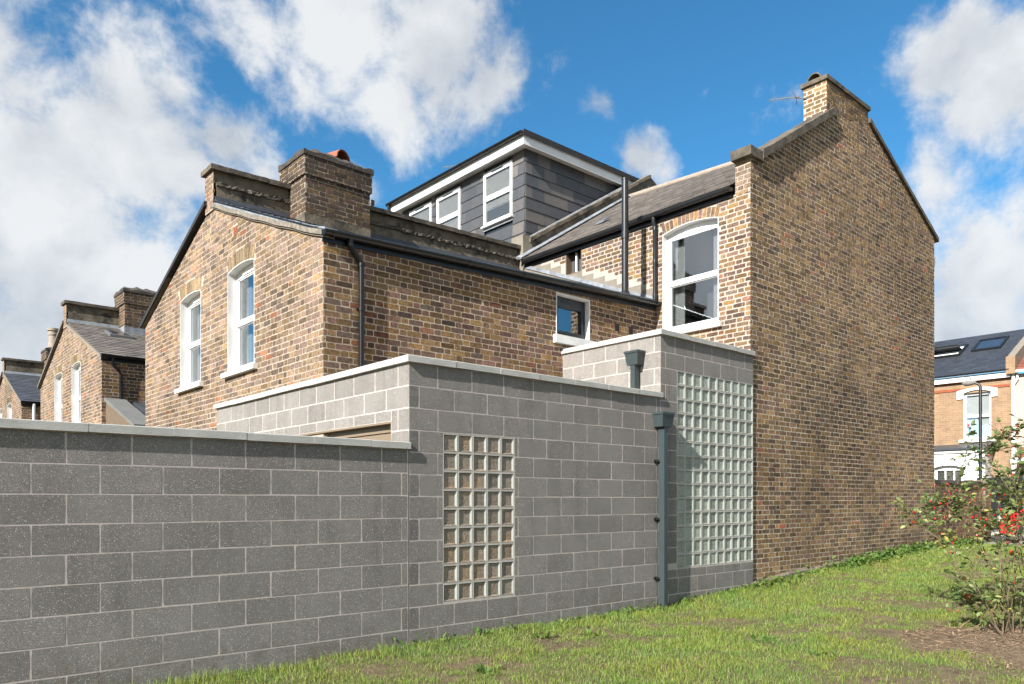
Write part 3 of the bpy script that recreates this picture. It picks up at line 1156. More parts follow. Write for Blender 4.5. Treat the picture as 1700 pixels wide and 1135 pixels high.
# copings
coping_run(ext, (xE - 0.038, YA - 0.038, 2.89), (xT + 0.012, YA - 0.038, 2.89), (0, 0.26, 0), 2.888, 2.955, [c - xE + 0.038 for c in (4.802, 5.41, 6.008, 6.594, 7.2, 7.798)], M['coping'])
coping_run(ext, (xE - 0.038, 11.745, 2.89), (xE - 0.038, YA + 0.224, 2.89), (0.26, 0, 0), 2.888, 2.9552, [0.75, 1.95, 3.15, 4.35], M['coping'])
coping_run(ext, (xT - 0.035, YA - 0.038, 3.75), (xTE + 0.004, YA - 0.038, 3.75), (0, 0.26, 0), 3.750, 3.820, [0.66, 1.26, 1.86], M['coping'])
coping_run(ext, (xT - 0.035, yO - 0.004, 3.75), (xT - 0.035, YA + 0.224, 3.75), (0.26, 0, 0), 3.750, 3.8202, [0.35, 0.95], M['coping'])


def glass_panel(th, part, W, g, nu, nz, back_mat, rg):
    """hollow glass blocks in a mortar grid"""
    pu, pz = (g[1] - g[0]) / nu, (g[3] - g[2]) / nz
    bwid, bh = pu - 0.011, pz - 0.011
    mort = MB()
    P = W.p
    # mortar grid
    for i in range(nu + 1):
        u = g[0] + i * pu
        mort.wbox(W, max(g[0], u - 0.0055), min(g[1], u + 0.0055), g[2], g[3], -0.09, -0.0015)
    for j in range(nz + 1):
        z = g[2] + j * pz
        mort.wbox(W, g[0], g[1], max(g[2], z - 0.0055), min(g[3], z + 0.0055), -0.09, -0.002)
    mort.build('glass_block_joints', M['block_mortar'], part)
    vs = []
    for k in range(2):
        mb = MB()
        W0 = Wall((0, 0, 0), (1, 0, 0))
        a, b = bwid / 2, bh / 2
        la, lb = a - 0.007, b - 0.007
        ka, kb = la - 0.020, lb - 0.016
        dk = -0.011 - 0.003 * k
        q = lambda x, z, d: W0.p(x, z, d)
        o = [(-a, -b), (a, -b), (a, b), (-a, b)]
        i_ = [(-la, -lb), (la, -lb), (la, lb), (-la, lb)]
        k_ = [(-ka, -kb), (ka, -kb), (ka, kb), (-ka, kb)]
        for n in range(4):
            m = (n + 1) % 4
            mb.poly([q(*o[n], -0.003), q(*o[m], -0.003), q(*i_[m], 0.0), q(*i_[n], 0.0)], 0)       # rounded glass lip
            mb.poly([q(*i_[n], 0.0), q(*i_[m], 0.0), q(*k_[m], dk), q(*k_[n], dk)], 0 if n == 1 else 1)   # sloping inner sides; right one in paler colour, a painted sunlit band
            mb.poly([q(*o[n], -0.003), q(*o[n], -0.085), q(*o[m], -0.085), q(*o[m], -0.003)], 0)
        mb.poly([q(*c, dk) for c in k_], 1)
        vs.append(mb.mesh('glass_block', [M['glass_edge'], back_mat], recalc=False))
    for j in range(nz):
        for i in range(nu):
            o = bpy.data.objects.new('glass_block', vs[rg.randrange(2)])
            COL.objects.link(o)
            attach(o, part)
            o.location = W.p(g[0] + (i + 0.5) * pu, g[2] + (j + 0.5) * pz, -0.001 + rg.uniform(-0.001, 0.001))
            o.rotation_euler = (rg.uniform(-.004, .004), 0, W.rot + rg.uniform(-.006, .006))


def panel_back(g):
    mb = MB()
    sheet(mb, FRONT, [(g[0], g[2]), (g[1], g[2]), (g[1], g[3]), (g[0], g[3])], [], -0.092)
    return mb


p1_ = panel_back(G1).build('glass_block_window', M['block_mortar'], ext, recalc=False)
p1_['label'] = 'low glass block panel with a warm brown tint'
p2_ = panel_back(G2).build('glass_block_window', M['block_mortar'], ext, recalc=False)
p2_['label'] = 'tall pale green glass block panel beside the brick wall'
glass_panel(ext, p1_, FRONT, G1, 5, 9, M['glass_warm'], rg)
glass_panel(ext, p2_, FRONT, G2, 10, 14, M['glass_green'], rg)
# garden door on the sunny side
dm = MB()
u0, u1, _, zt = DR
for a, b, c, d in ((u0, u0 + 0.02, 0, zt), (u1 - 0.02, u1, 0, zt), (u0 + .02, u1 - .02, zt - 0.02, zt)):
    dm.wbox(SIDE, a, b, c, d, -0.16, -0.004)
for a, b, c, d in ((u0 + .02, u0 + 0.09, 0, zt - .02), (u1 - 0.09, u1 - .02, 0, zt - .02), (u0 + .09, u1 - .09, zt - 0.1, zt - .02)):
    dm.wbox(SIDE, a, b, c, d, -0.16, -0.085)
dobj = dm.build('door', M['beige'], ext)
for k in range(2):
    mb = MB()
    a, b = u0 + 0.09 + k * (u1 - u0 - 0.18) / 2, u0 + 0.09 + (k + 1) * (u1 - u0 - 0.18) / 2
    for q in ((a + .004, a + .09, 0, zt - .11), (b - .09, b - .004, 0, zt - .11), (a + .09, b - .09, zt - .19, zt - .11)):
        mb.wbox(SIDE, *q, -0.15, -0.10)
    lf = mb.build('door_leaf', M['beige'], dobj)
    pn = MB()
    pn.wbox(SIDE, a + .09, b - .09, 0, zt - .21, -0.14, -0.13)
    pn.build('door_pane', M['beige_dark'], dobj)


def hopper_and_pipe(W, uc, ztop, zbot, u_pipe0, u_pipe1, wid, dep, brackets):
    """rainwater hopper head over a square downpipe on the wall"""
    mb = MB()
    P = W.p
    a, b, h = uc - wid / 2, uc + wid / 2, 0.195
    k = 0.022
    mb.hexa([P(a + k, ztop - h, dep - k), P(b - k, ztop - h, dep - k), P(b - k, ztop - h, 0.004), P(a + k, ztop - h, 0.004),
             P(a, ztop - 0.03, dep), P(b, ztop - 0.03, dep), P(b, ztop - 0.03, 0.004), P(a, ztop - 0.03, 0.004)])
    mb.wbox(W, a - 0.010, b + 0.010, ztop - 0.03, ztop, 0.003, dep + 0.010)
    hp = mb.build('hopper_head', M['green_metal'], ext)
    pb = MB()
    pb.wbox(W, u_pipe0, u_pipe1, zbot, ztop - h, 0.032, 0.132)
    pb.wbox(W, u_pipe0 - .003, u_pipe1 + .003, ztop - h - 0.06, ztop - h, 0.028, 0.136)
    pp = pb.build('downpipe', M['green_metal'], ext)
    for z in brackets:
        bb = MB()
        bb.wbox(W, u_pipe0 - 0.055, u_pipe0, z - 0.02, z + 0.02, 0.002, 0.012)
        bb.wbox(W, u_pipe0 - 0.03, u_pipe0, z - 0.022, z - 0.014, 0.012, 0.06)
        bb.wbox(W, u_pipe0 - 0.03, u_pipe0 - 0.022, z - 0.022, z + 0.02, 0.012, 0.06)
        bb.build('pipe_bracket', M['black_iron'], pp)


hopper_and_pipe(FRONT, 8.255, 2.675, 0.0, 8.212, 8.288, 0.25, 0.172, [2.02, 1.24, 0.44])
hopper_and_pipe(TSIDE, yO - 6.78, 3.565, 2.96, yO - 6.82, yO - 6.744, 0.23, 0.168, [])

# ---------------------------------------------------------------- the brick terrace
xG = 4.26
M['cement_verge'] = plain('cement_verge', (0.34, 0.30, 0.24), 0.95, 0.45, 16, 0.8, 26, stain=(0.13, 0.115, 0.095), stain_scale=9, stain_at=(0.45, 0.68))
xR = 10.605
yF = 6.43
house = thing('end_terrace_house', 'tall sooty brick end of terrace house with sloping gable and slate roof', 'house', (14.3, 7.5, 0))
house2 = thing('terraced_house', 'brick terraced house with a flat-roofed slate-hung loft dormer', 'house', (13, 14, 0))


def chimney_stack(th, x0, x1, y0, y1, z0, z1, corbel, seed, vis=None, cap=True, mat='brick_stack', far=True):
    mb = MB()
    e = 0.03
    mb.box(x0, x1, y0, y1, z0, corbel)
    mb.box(x0 - e, x1 + e, y0 - e, y1 + e, corbel, z1)
    st = mb.build('chimney_stack', M['mortar_stack'], th)
    for (zz0, zz1, k, sd) in ((z0, corbel, 0, 1), (corbel, z1, e, 2)):
        A = Wall((x0 - k, y0 - k, 0), (1, 0, 0))
        L = x1 - x0 + 2 * k
        brickwork(th, st, A, [(0, zz0), (L, zz0), (L, zz1), (0, zz1)], [], M[mat], 0.012, z1, seed + sd, vis, 0.006)
        B = Wall((x0 - k, y1 + k, 0), (0, -1, 0))
        L = y1 - y0 + 2 * k
        brickwork(th, st, B, [(0, zz0), (L, zz0), (L, zz1), (0, zz1)], [], M[mat], 0.012, z1, seed + 5 + sd, vis, 0.006)
        if far:
            Cw = Wall((x1 + k, y0 - k, 0), (0, 1, 0))
            brickwork(th, st, Cw, [(0, zz0), (L, zz0), (L, zz1), (0, zz1)], [], M[mat], 0.012, z1, seed + 8 + sd, lambda x, y: False, 0.006)
    if cap:
        m = MB()
        n1, n2 = 14, 8
        zt = z1
        gx = lambda i: x0 - e - 0.02 + (x1 - x0 + 2 * e + 0.04) * i / n1
        gy = lambda j: y0 - e - 0.02 + (y1 - y0 + 2 * e + 0.04) * j / n2

        def hz(i, j):
            a = min(i, n1 - i) / (n1 / 2)
            b = min(j, n2 - j) / (n2 / 2)
            d = min(1, a * 2.6) * min(1, b * 2.0)
            return zt + 0.055 + 0.115 * (1 - (1 - d) ** 2) + 0.05 * mnoise.noise(Vector((gx(i) * 5, gy(j) * 5, seed))) + 0.03 * mnoise.noise(Vector((gx(i) * 13, gy(j) * 13, seed)))
        for i in range(n1):
            for j in range(n2):
                m.poly([(gx(i), gy(j), hz(i, j)), (gx(i + 1), gy(j), hz(i + 1, j)), (gx(i + 1), gy(j + 1), hz(i + 1, j + 1)), (gx(i), gy(j + 1), hz(i, j + 1))])
        for i in range(n1):
            for j in (0, n2):
                m.poly([(gx(i), gy(j), zt - 0.02), (gx(i + 1), gy(j), zt - 0.02), (gx(i + 1), gy(j), hz(i + 1, j)), (gx(i), gy(j), hz(i, j))])
        for j in range(n2):
            for i in (0, n1):
                m.poly([(gx(i), gy(j), zt - 0.02), (gx(i), gy(j + 1), zt - 0.02), (gx(i), gy(j + 1), hz(i, j + 1)), (gx(i), gy(j), hz(i, j))])
        m.build('flaunching', M['flaunch'], st, smooth=True, recalc=False)
    return st


def half_pipe(th, parent, c, axis, length, r, mat, name='cowl'):
    mb = MB()
    c, axis = Vector(c), Vector(axis).normalized()
    s_ = axis.cross(Z3)
    n = 12
    for ro in (r, r - 0.018):
        for i in range(n):
            a0, a1 = math.pi * i / n, math.pi * (i + 1) / n
            p = lambda a, k: c + s_ * (math.cos(a) * ro) + Z3 * (math.sin(a) * ro) + axis * (k * length)
            mb.poly([p(a0, -.5), p(a1, -.5), p(a1, .5), p(a0, .5)])
    for k in (-.5, .5):
        for i in range(n):
            a0, a1 = math.pi * i / n, math.pi * (i + 1) / n
            p = lambda a, ro: c + s_ * (math.cos(a) * ro) + Z3 * (math.sin(a) * ro) + axis * (k * length)
            mb.poly([p(a0, r), p(a1, r), p(a1, r - .018), p(a0, r - .018)])
    # dark flue mouth below the cowl
    mb.build(name, mat, parent, smooth=False, recalc=False)


def chimney_pot(parent, x, y, z, h, r, mat):
    mb = MB()
    prof = [(0, r * 1.12), (0.1 * h, r * 1.1), (0.14 * h, r), (0.62 * h, r * 0.92), (0.66 * h, r * 1.06), (0.74 * h, r * 1.06), (0.78 * h, r * 0.95), (0.86 * h, r * 0.95), (0.88 * h, r * 1.2), (h, r * 1.2)]
    mb.tube([(x, y, z + a) for a, b in prof], r, 16, caps=False, rs=[b for a, b in prof])
    mb.tube([(x, y, z + h), (x, y, z + h * 0.3)], r, 16, caps=False, rs=[r * 0.95, r * 0.8])
    mb.build('chimney_pot', mat, parent, smooth=True, recalc=False)


def wing(dy, thR, thL, n, zc=4.62, tilt=0.0, sash_kind=0):
    """paired rear wing: sunny gable wall, shaded flank, party parapet and chimney"""
    first = n == 1
    Y0, Yc, Y1 = 8.278 + dy, 12.03 + dy, 15.5 + dy
    near = 2.3 if first else 1.6
    above_ext = lambda x, y: True
    if first:
        line = lambda x: 592 + (x - 682) * 0.159
        visF = lambda x, y: (y < (line(x) - 6 if x > 682 else 628) and y < 585 + max(0, 1097 - x) * .2) and x < 1090
        visG = lambda x, y: y < 672 - (x - 360) * 0.265 - 6 if x > 360 else y < 700
    else:
        visF = lambda x, y: x < 240 and y < 688
        visG = lambda x, y: y < 694
    # shaded flank
    F = Wall((0, Y0, 0), (1, 0, 0))
    xe = xR - 0.02
    xb = xe if first else 7.5
    topz = lambda x: zc + tilt * (x - xG)
    holesF, holesFm = [], []
    if first:
        holesF = [(8.157, 8.915, 3.93, 4.69)]
        holesFm = [(8.157, 8.915, 4.03, 4.69)]
    mb = MB()
    sheet(mb, F, [(xG + 0.004, 0), (xe, 0), (xe, topz(xe)), (xG + 0.004, topz(xG))], holesFm, 0.0)
    wf = mb.build('flank_wall', M['mortar_wing'], thR, recalc=False)
    wf['label'] = 'shaded brown brick side wall of the rear wing'
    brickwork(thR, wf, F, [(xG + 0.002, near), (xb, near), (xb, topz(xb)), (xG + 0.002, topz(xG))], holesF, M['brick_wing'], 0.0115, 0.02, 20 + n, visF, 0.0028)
    # sunny gable
    G = Wall((xG, Y1, 0), (0, -1, 0))
    a, b = Y1 - Yc, Y1 - Y0
    zL, zA = 4.78, 6.07
    W1 = (Y1 - (11.296 + dy), Y1 - (10.334 + dy))
    W2 = (Y1 - (13.457 + dy), Y1 - (12.47 + dy))
    zs, rise, zsill = 4.87, 0.05, 3.40
    for th, poly, win, sd, nm in ((thR, [(a, 0), (b, 0), (b, zc + 0.01), (a, zA)], W1, 1, 'sunlit brick gable half beside the extension'), (thL, [(0, 0), (a, 0), (a, zA), (0, zL)], W2, 2, 'sunlit brick gable half with black edged verge')):
        mb = MB()
        sheet(mb, G, poly, [(win[0], win[1], zsill, zs + rise)], 0.0)
        wg = mb.build('gable_wall', M['mortar_gable'], th, recalc=False)
        if first:
            wg['label'] = nm
        pb = [(p[0], max(p[1], near)) for p in poly]
        hl = [(win[0] - .012, win[1] + .012, zsill - 0.085, zs + 0.02)]
        if first and sd == 1:
            hl.append((Y1 - 11.09, Y1 - 10.93, 5.375, 5.52))
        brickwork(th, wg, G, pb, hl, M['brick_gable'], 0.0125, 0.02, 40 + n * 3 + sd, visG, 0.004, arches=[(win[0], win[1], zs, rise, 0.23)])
        brick_arch(th, wg, G, win[0], win[1], zs, rise, M['brick_arch'], M['mortar_gable'], 0.23, n * 7 + sd)
        sash(th, G, win[0], win[1], zsill, zs, rise, 0.12, 'both', mid=0.5 if first else 0.46, sill_ext=0.12)
    if first:
        av = MB()
        av.wbox(G, Y1 - 11.085, Y1 - 10.935, 5.38, 5.515, -0.03, -0.006)
        for k in range(5):
            av.wbox(G, Y1 - 11.085, Y1 - 10.935, 5.385 + k * .027, 5.402 + k * .027, -0.006, 0.006)
        av.build('air_brick', M['terracotta'], thR)
    # verges
    v = MB()
    y_a, y_b = 11.86 + dy, 8.23 + dy
    za, zb = zc + 0.005 + (11.86 - 8.278) * (zA - zc) / (Yc - Y0), zc
    if first:
        for (x0_, x1_, h0, h1, mi) in ((xG - 0.03, xG + 0.12, 0.0, 0.022, 0), (xG - 0.052, xG + 0.14, 0.022, 0.085, 1), (xG - 0.01, xG + 0.16, 0.085, 0.125, 2)):
            nseg = 14
            pr = None
            for i in range(nseg + 1):
                t = i / nseg
                y = y_a + (y_b - y_a) * t
                z = za + (zb - za) * t + 0.018 * math.sin(t * math.pi * 1.0) * -1 + 0.008 * math.sin(i * 1.9)
                q = [(x0_, y, z + h0), (x1_, y, z + h0), (x1_, y, z + h1), (x0_, y, z + h1)]
                if pr:
                    for e in range(4):
                        v.poly([pr[e], pr[(e + 1) % 4], q[(e + 1) % 4], q[e]], mi)
                else:
                    v.poly(q, mi)
                pr = q
            v.poly(pr, mi)
        v.build('verge', [M['pale_cement'], M['cement_verge'], M['lead']], thR)
    else:
        v.prism([(xG - 0.03, y_a, za), (xG - 0.03, y_b, zb), (xG - 0.03, y_b, zb + 0.06), (xG - 0.03, y_a, za + 0.06)], (0.15, 0, 0))
        v.build('verge', M['pale_cement'], thR)
    vl = MB()
    ya2, yb2, z2a, z2b = 12.12 + dy, 15.62 + dy, 6.13, 4.80
    vl.prism([(xG - 0.07, ya2, z2a), (xG - 0.07, yb2, z2b), (xG - 0.07, yb2, z2b + 0.07), (xG - 0.07, ya2, z2a + 0.07)], (0.17, 0, 0))
    vl.build('verge', M['roofing_felt'] if first else M['slate_old'], thL)
    # roofs
    ez0, ez1 = topz(xG) + 0.09, topz(xe) + 0.09
    smat = M['slate_blue'] if n in (1, 3) else M['slate_old']
    slates((xG - 0.03, Y0 - 0.06, ez0), (xe, Y0 - 0.06, ez1), (xG - 0.03, 11.86 + dy, 6.14), (xe, 11.86 + dy, 6.14 + (0.12 if first else 0)), 0.21, 0.26, smat, thR, seed=n)
    slates((xe, Y1 + 0.08, 4.80), (xG - 0.05, Y1 + 0.08, 4.80), (xe, 12.2 + dy, 6.14), (xG - 0.05, 12.2 + dy, 6.14), 0.21, 0.26, M['slate_old'], thL, seed=n + 5)
    # party parapet
    px1 = xR - 0.01
    rise_ = 0.15 if first else 0.0
    rough(((xG + 0.03, 11.845 + dy, 5.85), (px1 - xG - .05, 0, rise_), (0, 0.36, 0), (0, 0, 0.55), 52, 3, 5), 'parapet', M['cement'], thR, 0.02, 7, n)
    pt = rough(((xG + 0.0, 11.885 + dy, 6.38), (px1 - xG - .02, 0, rise_), (0, 0.29, 0), (0, 0, 0.24), 52, 2, 2), 'parapet', M['cement'], thR, 0.024, 9, n + 3)
    if first:
        rough(((xG + 0.02, 11.815 + dy, 6.375), (px1 - xG - .04, 0, rise_), (0, 0.1, 0), (0, 0, 0.055), 150, 2, 2), 'tile_creasing', M['old_coping'], thR, 0.034, 17, 11, False)
    nc = 7 if first else 4
    for i in range(nc):
        L = (px1 - xG + 0.08)
        xa, xb_ = xG - 0.075 + L * i / nc, xG - 0.075 + L * (i + 1) / nc - 0.006
        rough(((xa, 11.80 + dy, 6.61 + rise_ * i / nc), (xb_ - xa, 0, rise_ / nc), (0, 0.45, 0), (0, 0, 0.075), 8, 4, 1), 'coping_stone', M['old_coping'], thR, 0.010, 8, n + i)
    lm = MB()
    lm.hexa([(xG, 11.80 + dy, 6.10), (px1, 11.80 + dy, 6.10 + rise_), (px1, 11.86 + dy, 6.10 + rise_), (xG, 11.86 + dy, 6.10), (xG, 11.835 + dy, 6.21), (px1, 11.835 + dy, 6.21 + rise_), (px1, 11.86 + dy, 6.21 + rise_), (xG, 11.86 + dy, 6.21)])
    lm.build('lead_flashing', M['lead_dark'] if first else M['lead'], thR)
    if True:
        e = Wall((xG - 0.024, 12.2 + dy, 0), (0, -1, 0))
        mb = MB()
        sheet(mb, e, [(0, 6.0), (0.35, 6.0), (0.35, 6.6), (0, 6.6)], [], 0.0)
        pe = mb.build('parapet_end', M['mortar_gable'], thR, recalc=False)
        brickwork(thR, pe, e, [(0, 6.02), (0.35, 6.02), (0.35, 6.59), (0, 6.59)], [], M['brick_gable'], 0.012, 6.02, 88, None, 0.004)
    # chimney
    visC = (lambda x, y: True) if n < 3 else (lambda x, y: False)
    st = chimney_stack(thR, 5.49, 6.67, 11.285 + dy, 12.14 + dy, 5.75, 7.05, 6.72, 60 + n * 10, visC)
    sk = MB()
    sk.box(5.478, 6.682, 11.273 + dy, 11.30 + dy, 5.8, 6.10)
    sk.box(5.478, 5.50, 11.30 + dy, 11.9 + dy, 5.8, 6.12)
    sk.build('chimney_skirt', M['cement'] if first else M['lead'], st)
    if n == 1:
        half_pipe(thR, st, (6.16, 11.68, 7.22), (0.35, -1, 0.0), 0.55, 0.165, M['terracotta'])
    elif n == 3:
        chimney_pot(st, 5.75, 11.55 + dy, 7.16, 0.75, 0.17, M['terracotta_old'])
        chimney_pot(st, 6.35, 11.8 + dy, 7.16, 0.85, 0.15, M['terracotta'])
    # eaves
    gy = Y0 - 0.078
    if first:
        gutter(thR, (xG - 0.04, gy, 4.70), (10.60, gy, 4.925), M['black_plastic'], 0.062, 0.95)
        fa = MB()
        fa.hexa([(xG - 0.02, Y0 - 0.022, 4.585), (10.58, Y0 - 0.022, 4.80), (10.58, Y0 - 0.001, 4.80), (xG - 0.02, Y0 - 0.001, 4.585), (xG - 0.02, Y0 - 0.022, 4.72), (10.58, Y0 - 0.022, 4.94), (10.58, Y0 - 0.001, 4.94), (xG - 0.02, Y0 - 0.001, 4.72)])
        fa.build('fascia_board', M['black_plastic'], thR)
        ld = MB()
        ld.hexa([(xG + 0.1, gy + 0.02, 4.715), (10.58, gy + 0.02, 4.94), (10.58, Y0 + 0.12, 4.94), (xG + 0.1, Y0 + 0.12, 4.715), (xG + 0.1, gy + 0.035, 4.745), (10.58, gy + 0.035, 4.985), (10.58, Y0 + 0.12, 5.03), (xG + 0.1, Y0 + 0.12, 4.79)])
        ld.build('lead_apron', M['lead_dark'], thR)
        dp = MB()
        dp.tube([(4.58, gy, 4.66), (4.58, gy, 4.585), (4.62, gy + 0.015, 4.545), (4.70, gy + 0.03, 4.47), (4.745, gy + 0.035, 4.42), (4.75, gy + 0.035, 4.36), (4.75, gy + 0.035, 2.7)], 0.034, 12)
        for z in (4.60, 4.40, 3.85, 3.02):
            dp.tube([(4.58 if z > 4.5 else 4.75, gy + (0 if z > 4.5 else 0.035), z - 0.02), (4.58 if z > 4.5 else 4.75, gy + (0 if z > 4.5 else .035), z + 0.02)], 0.041, 12)
        dp.box(4.70, 4.80, gy + 0.035, Y0 + 0.0, 3.84, 3.86)
        dp.build('downpipe', M['black_plastic'], thR, smooth=True)
    else:
        gz = zc + 0.075
        gutter(thR, (xG - 0.03, gy, gz), (8.0, gy, gz), M['black_plastic'], 0.06, 0.9)
        fa = MB()
        fa.box(xG - 0.02, 8, Y0 - 0.022, Y0 - .001, zc - 0.05, gz + 0.02)
        fa.build('fascia_board', M['black_plastic'], thR)
        dp = MB()
        if n == 2:
            dp.tube([(4.47, gy, gz - 0.05), (4.47, gy, gz - 0.2), (4.60, gy + 0.03, gz - 0.32), (4.645, gy + 0.035, gz - 0.4), (4.645, gy + 0.035, 3.45), (4.7, gy - 0.02, 3.35), (4.72, gy - 0.02, 3.2)], 0.034, 10)
            for z in (4.3, 3.95, 3.6):
                dp.tube([(4.645, gy + .035, z - .02), (4.645, gy + .035, z + .02)], 0.041, 10)
        else:
            dp.tube([(4.6, gy, gz - 0.05), (4.6, gy + .03, 2.0)], 0.05, 10)
        dp.build('downpipe', M['black_plastic'] if n == 2 else M['upvc'], thR, smooth=True)
    return F, G


wing(0.0, house, house2, 1, 4.62, 0.033)

# small grey window in the shaded flank of our wing
F1 = Wall((0, yO, 0), (1, 0, 0))
wm = MB()
wu0, wu1, wz0, wz1 = 8.157, 8.915, 4.03, 4.69
for (a, b, c, d) in ((wu0, wu0 + .014, wz0, wz1), (wu1 - .02, wu1, wz0, wz1), (wu0 + .014, wu1 - .02, wz1 - .02, wz1)):
    wm.wbox(F1, a, b, c, d, -0.16, 0.008)
wm.poly([F1.p(wu0, wz0, -0.3), F1.p(wu1, wz0, -0.3), F1.p(wu1, wz1, -0.3), F1.p(wu0, wz1, -0.3)], 1)
fw = wm.build('window', [M['white'], M['interior']], house, recalc=False)
fw['label'] = 'small anthracite framed window with white reveals in the shaded wing wall'
fr = MB()
a0, a1, b0, b1 = wu0 + .014, wu1 - .02, wz0 + .0, wz1 - .02
for q in ((a0, a0 + .06, b0, b1), (a1 - .06, a1, b0, b1), (a0 + .06, a1 - .06, b0, b0 + .06), (a0 + .06, a1 - .06, b1 - .12, b1)):
    fr.wbox(F1, *q, -0.15, -0.085)
fr.wbox(F1, a0 + .06, a1 - .06, b0 + .06, b0 + .105, -0.145, -0.07)
fr.wbox(F1, a0 + .06, a1 - .06, b1 - .165, b1 - .12, -0.145, -0.07)
fr.wbox(F1, a0 + .06, a0 + .1, b0 + .105, b1 - .165, -0.145, -0.07)
fr.wbox(F1, a1 - .1, a1 - .06, b0 + .105, b1 - .165, -0.145, -0.07)
fr.wbox(F1, a0 + .2, a1 - .25, b1 - .075, b1 - .055, -0.085, -0.075)
fr.build('frame', M['anthracite'], fw)
pn = MB()
pn.poly([F1.p(a0 + .1, b0 + .105, -.11), F1.p(a1 - .1, b0 + .105, -.11), F1.p(a1 - .1, b1 - .165, -.11), F1.p(a0 + .1, b1 - .165, -.11)])
pn.build('pane', M['glass'], fw, recalc=False)
sl2 = MB()
sl2.wbox(F1, wu0 - .06, wu1 + .07, wz0 - .125, wz0 + .002, -0.17, 0.07)
sl2.build('sill', M['white'], fw)
for x in (9.573, 9.927):
    vb = MB()
    vb.wbox(F1, x - .055, x + .055, 4.30, 4.42, -0.02, 0.0045)
    for k in range(3):
        vb.wbox(F1, x - .05, x + .05, 4.312 + k * .036, 4.328 + k * .036, 0.0045, 0.012)
    vb.build('air_brick', M['roofing_felt'], house)

M['far_wall'] = plain('old_brick_wall', (0.2, 0.14, 0.09), 0.95, 0.3, 9, 0.4, 30)
# ---- main house, rear wall
R = Wall((xR, 11.7, 0), (0, -1, 0))            # u = 11.7 - Y
uC = 11.7 - yF
mw = (11.7 - 8.117, 11.7 - 7.018)
sw = (11.7 - 10.49, 11.7 - 10.05, 5.90, 6.335)
roofline = lambda u: 4.98 + (11.7 - u - 8.25) * 0.40
mb = MB()
sheet(mb, R, [(0, 3.4), (uC - .004, 3.4), (uC - .004, 6.36), (0, 6.36)], [(mw[0], mw[1], 4.40, 6.155), sw], 0.0)
rw = mb.build('rear_wall', M['mortar_rear'], house, recalc=False)
rw['label'] = 'sunlit rear brick wall with bright fresh mortar'
vis_r = lambda x, y: y < 545 + (x - 1097) * .25 - 8 if x > 1097 else y < 490
keepR = lambda s0, s1, za, zb: (11.7 - s1) < 8.3 or za > roofline(s0) + 0.2
brickwork(house, rw, R, [(0, 3.5), (uC, 3.5), (uC, 6.34), (0, 6.34)], [(mw[0] - .012, mw[1] + .012, 4.31, 6.10), sw], M['brick_rear'], 0.019, 0.02, 71, vis_r, 0.004, keepR, 0.0034, arches=[(mw[0], mw[1], 6.08, 0.075, 0.19)])
brick_arch(house, rw, R, mw[0], mw[1], 6.08, 0.075, M['brick_rear'], M['mortar_rear'], 0.19, 9)
sash(house, R, mw[0], mw[1], 4.40, 6.08, 0.075, 0.11, 'both', 'large white sash window in the sunlit rear wall', mid=0.5, sill_ext=0.08, sill_h=0.095)
pc = MB()
pts = [(0.0, roofline(0) - 0.35), (11.7 - 8.3, roofline(11.7 - 8.3) - 0.35), (11.7 - 8.3, roofline(11.7 - 8.3) + 0.22)]
u = 11.7 - 8.3
while u > 0.12:
    z = roofline(u) + 0.22
    u2 = max(0.0, u - 0.29)
    pts += [(u2, z)]
    if u2 > 0:
        pts += [(u2, min(6.34, roofline(u2) + 0.22))]
    u = u2
for i in range(2, len(pts) - 1, 2):
    pa, pb_ = pts[i], pts[i + 1]
    zt_ = min(pa[1], 6.34)
    if sw[0] - .02 < (pa[0] + pb_[0]) / 2 < sw[1] + .02:
        zt_ = min(zt_, sw[2])
    pc.poly([R.p(pb_[0], roofline(pb_[0]) - .35, 0.003), R.p(pa[0], roofline(pa[0]) - .35, 0.003), R.p(pa[0], zt_, 0.003), R.p(pb_[0], zt_, 0.003)])
pc.build('cement_flashing', M['pale_cement'], rw, recalc=False)
la = MB()
la.prism([R.p(0, roofline(0) - .02, 0.006), R.p(11.7 - 8.26, roofline(11.7 - 8.26) - .02, 0.006), R.p(11.7 - 8.26, roofline(11.7 - 8.26) + .055, 0.006), R.p(0, roofline(0) + .055, 0.006)], R.n * 0.02)
la.build('lead_flashing', M['lead'], rw)
# the little dark louvre window under the eaves
sm = MB()
for (a, b, c, d) in ((sw[0], sw[0] + .02, sw[2], sw[3]), (sw[1] - .02, sw[1], sw[2], sw[3])):
    sm.wbox(R, a, b, c, d, -0.15, 0.004)
sm.wbox(R, sw[0] + .02, sw[1] - .02, sw[2], sw[2] + .02, -.15, .004)
sm.poly([R.p(sw[0], sw[2], -.15), R.p(sw[1], sw[2], -.15), R.p(sw[1], sw[3], -.15), R.p(sw[0], sw[3], -.15)], 1)
so_ = sm.build('window', [M['beige_dark'], M['interior']], house, recalc=False)
so_['label'] = 'tiny dark window under the eaves gutter'
sf = MB()
for q in ((sw[0] + .2, sw[0] + .23, sw[2] + .02, sw[3]), (sw[1] - .06, sw[1] - .02, sw[2] + .02, sw[3]), (sw[0] + .23, sw[1] - .06, sw[2] + .02, sw[2] + .05)):
    sf.wbox(R, *q, -.11, -.07)
sf.build('frame', M['white'], so_)
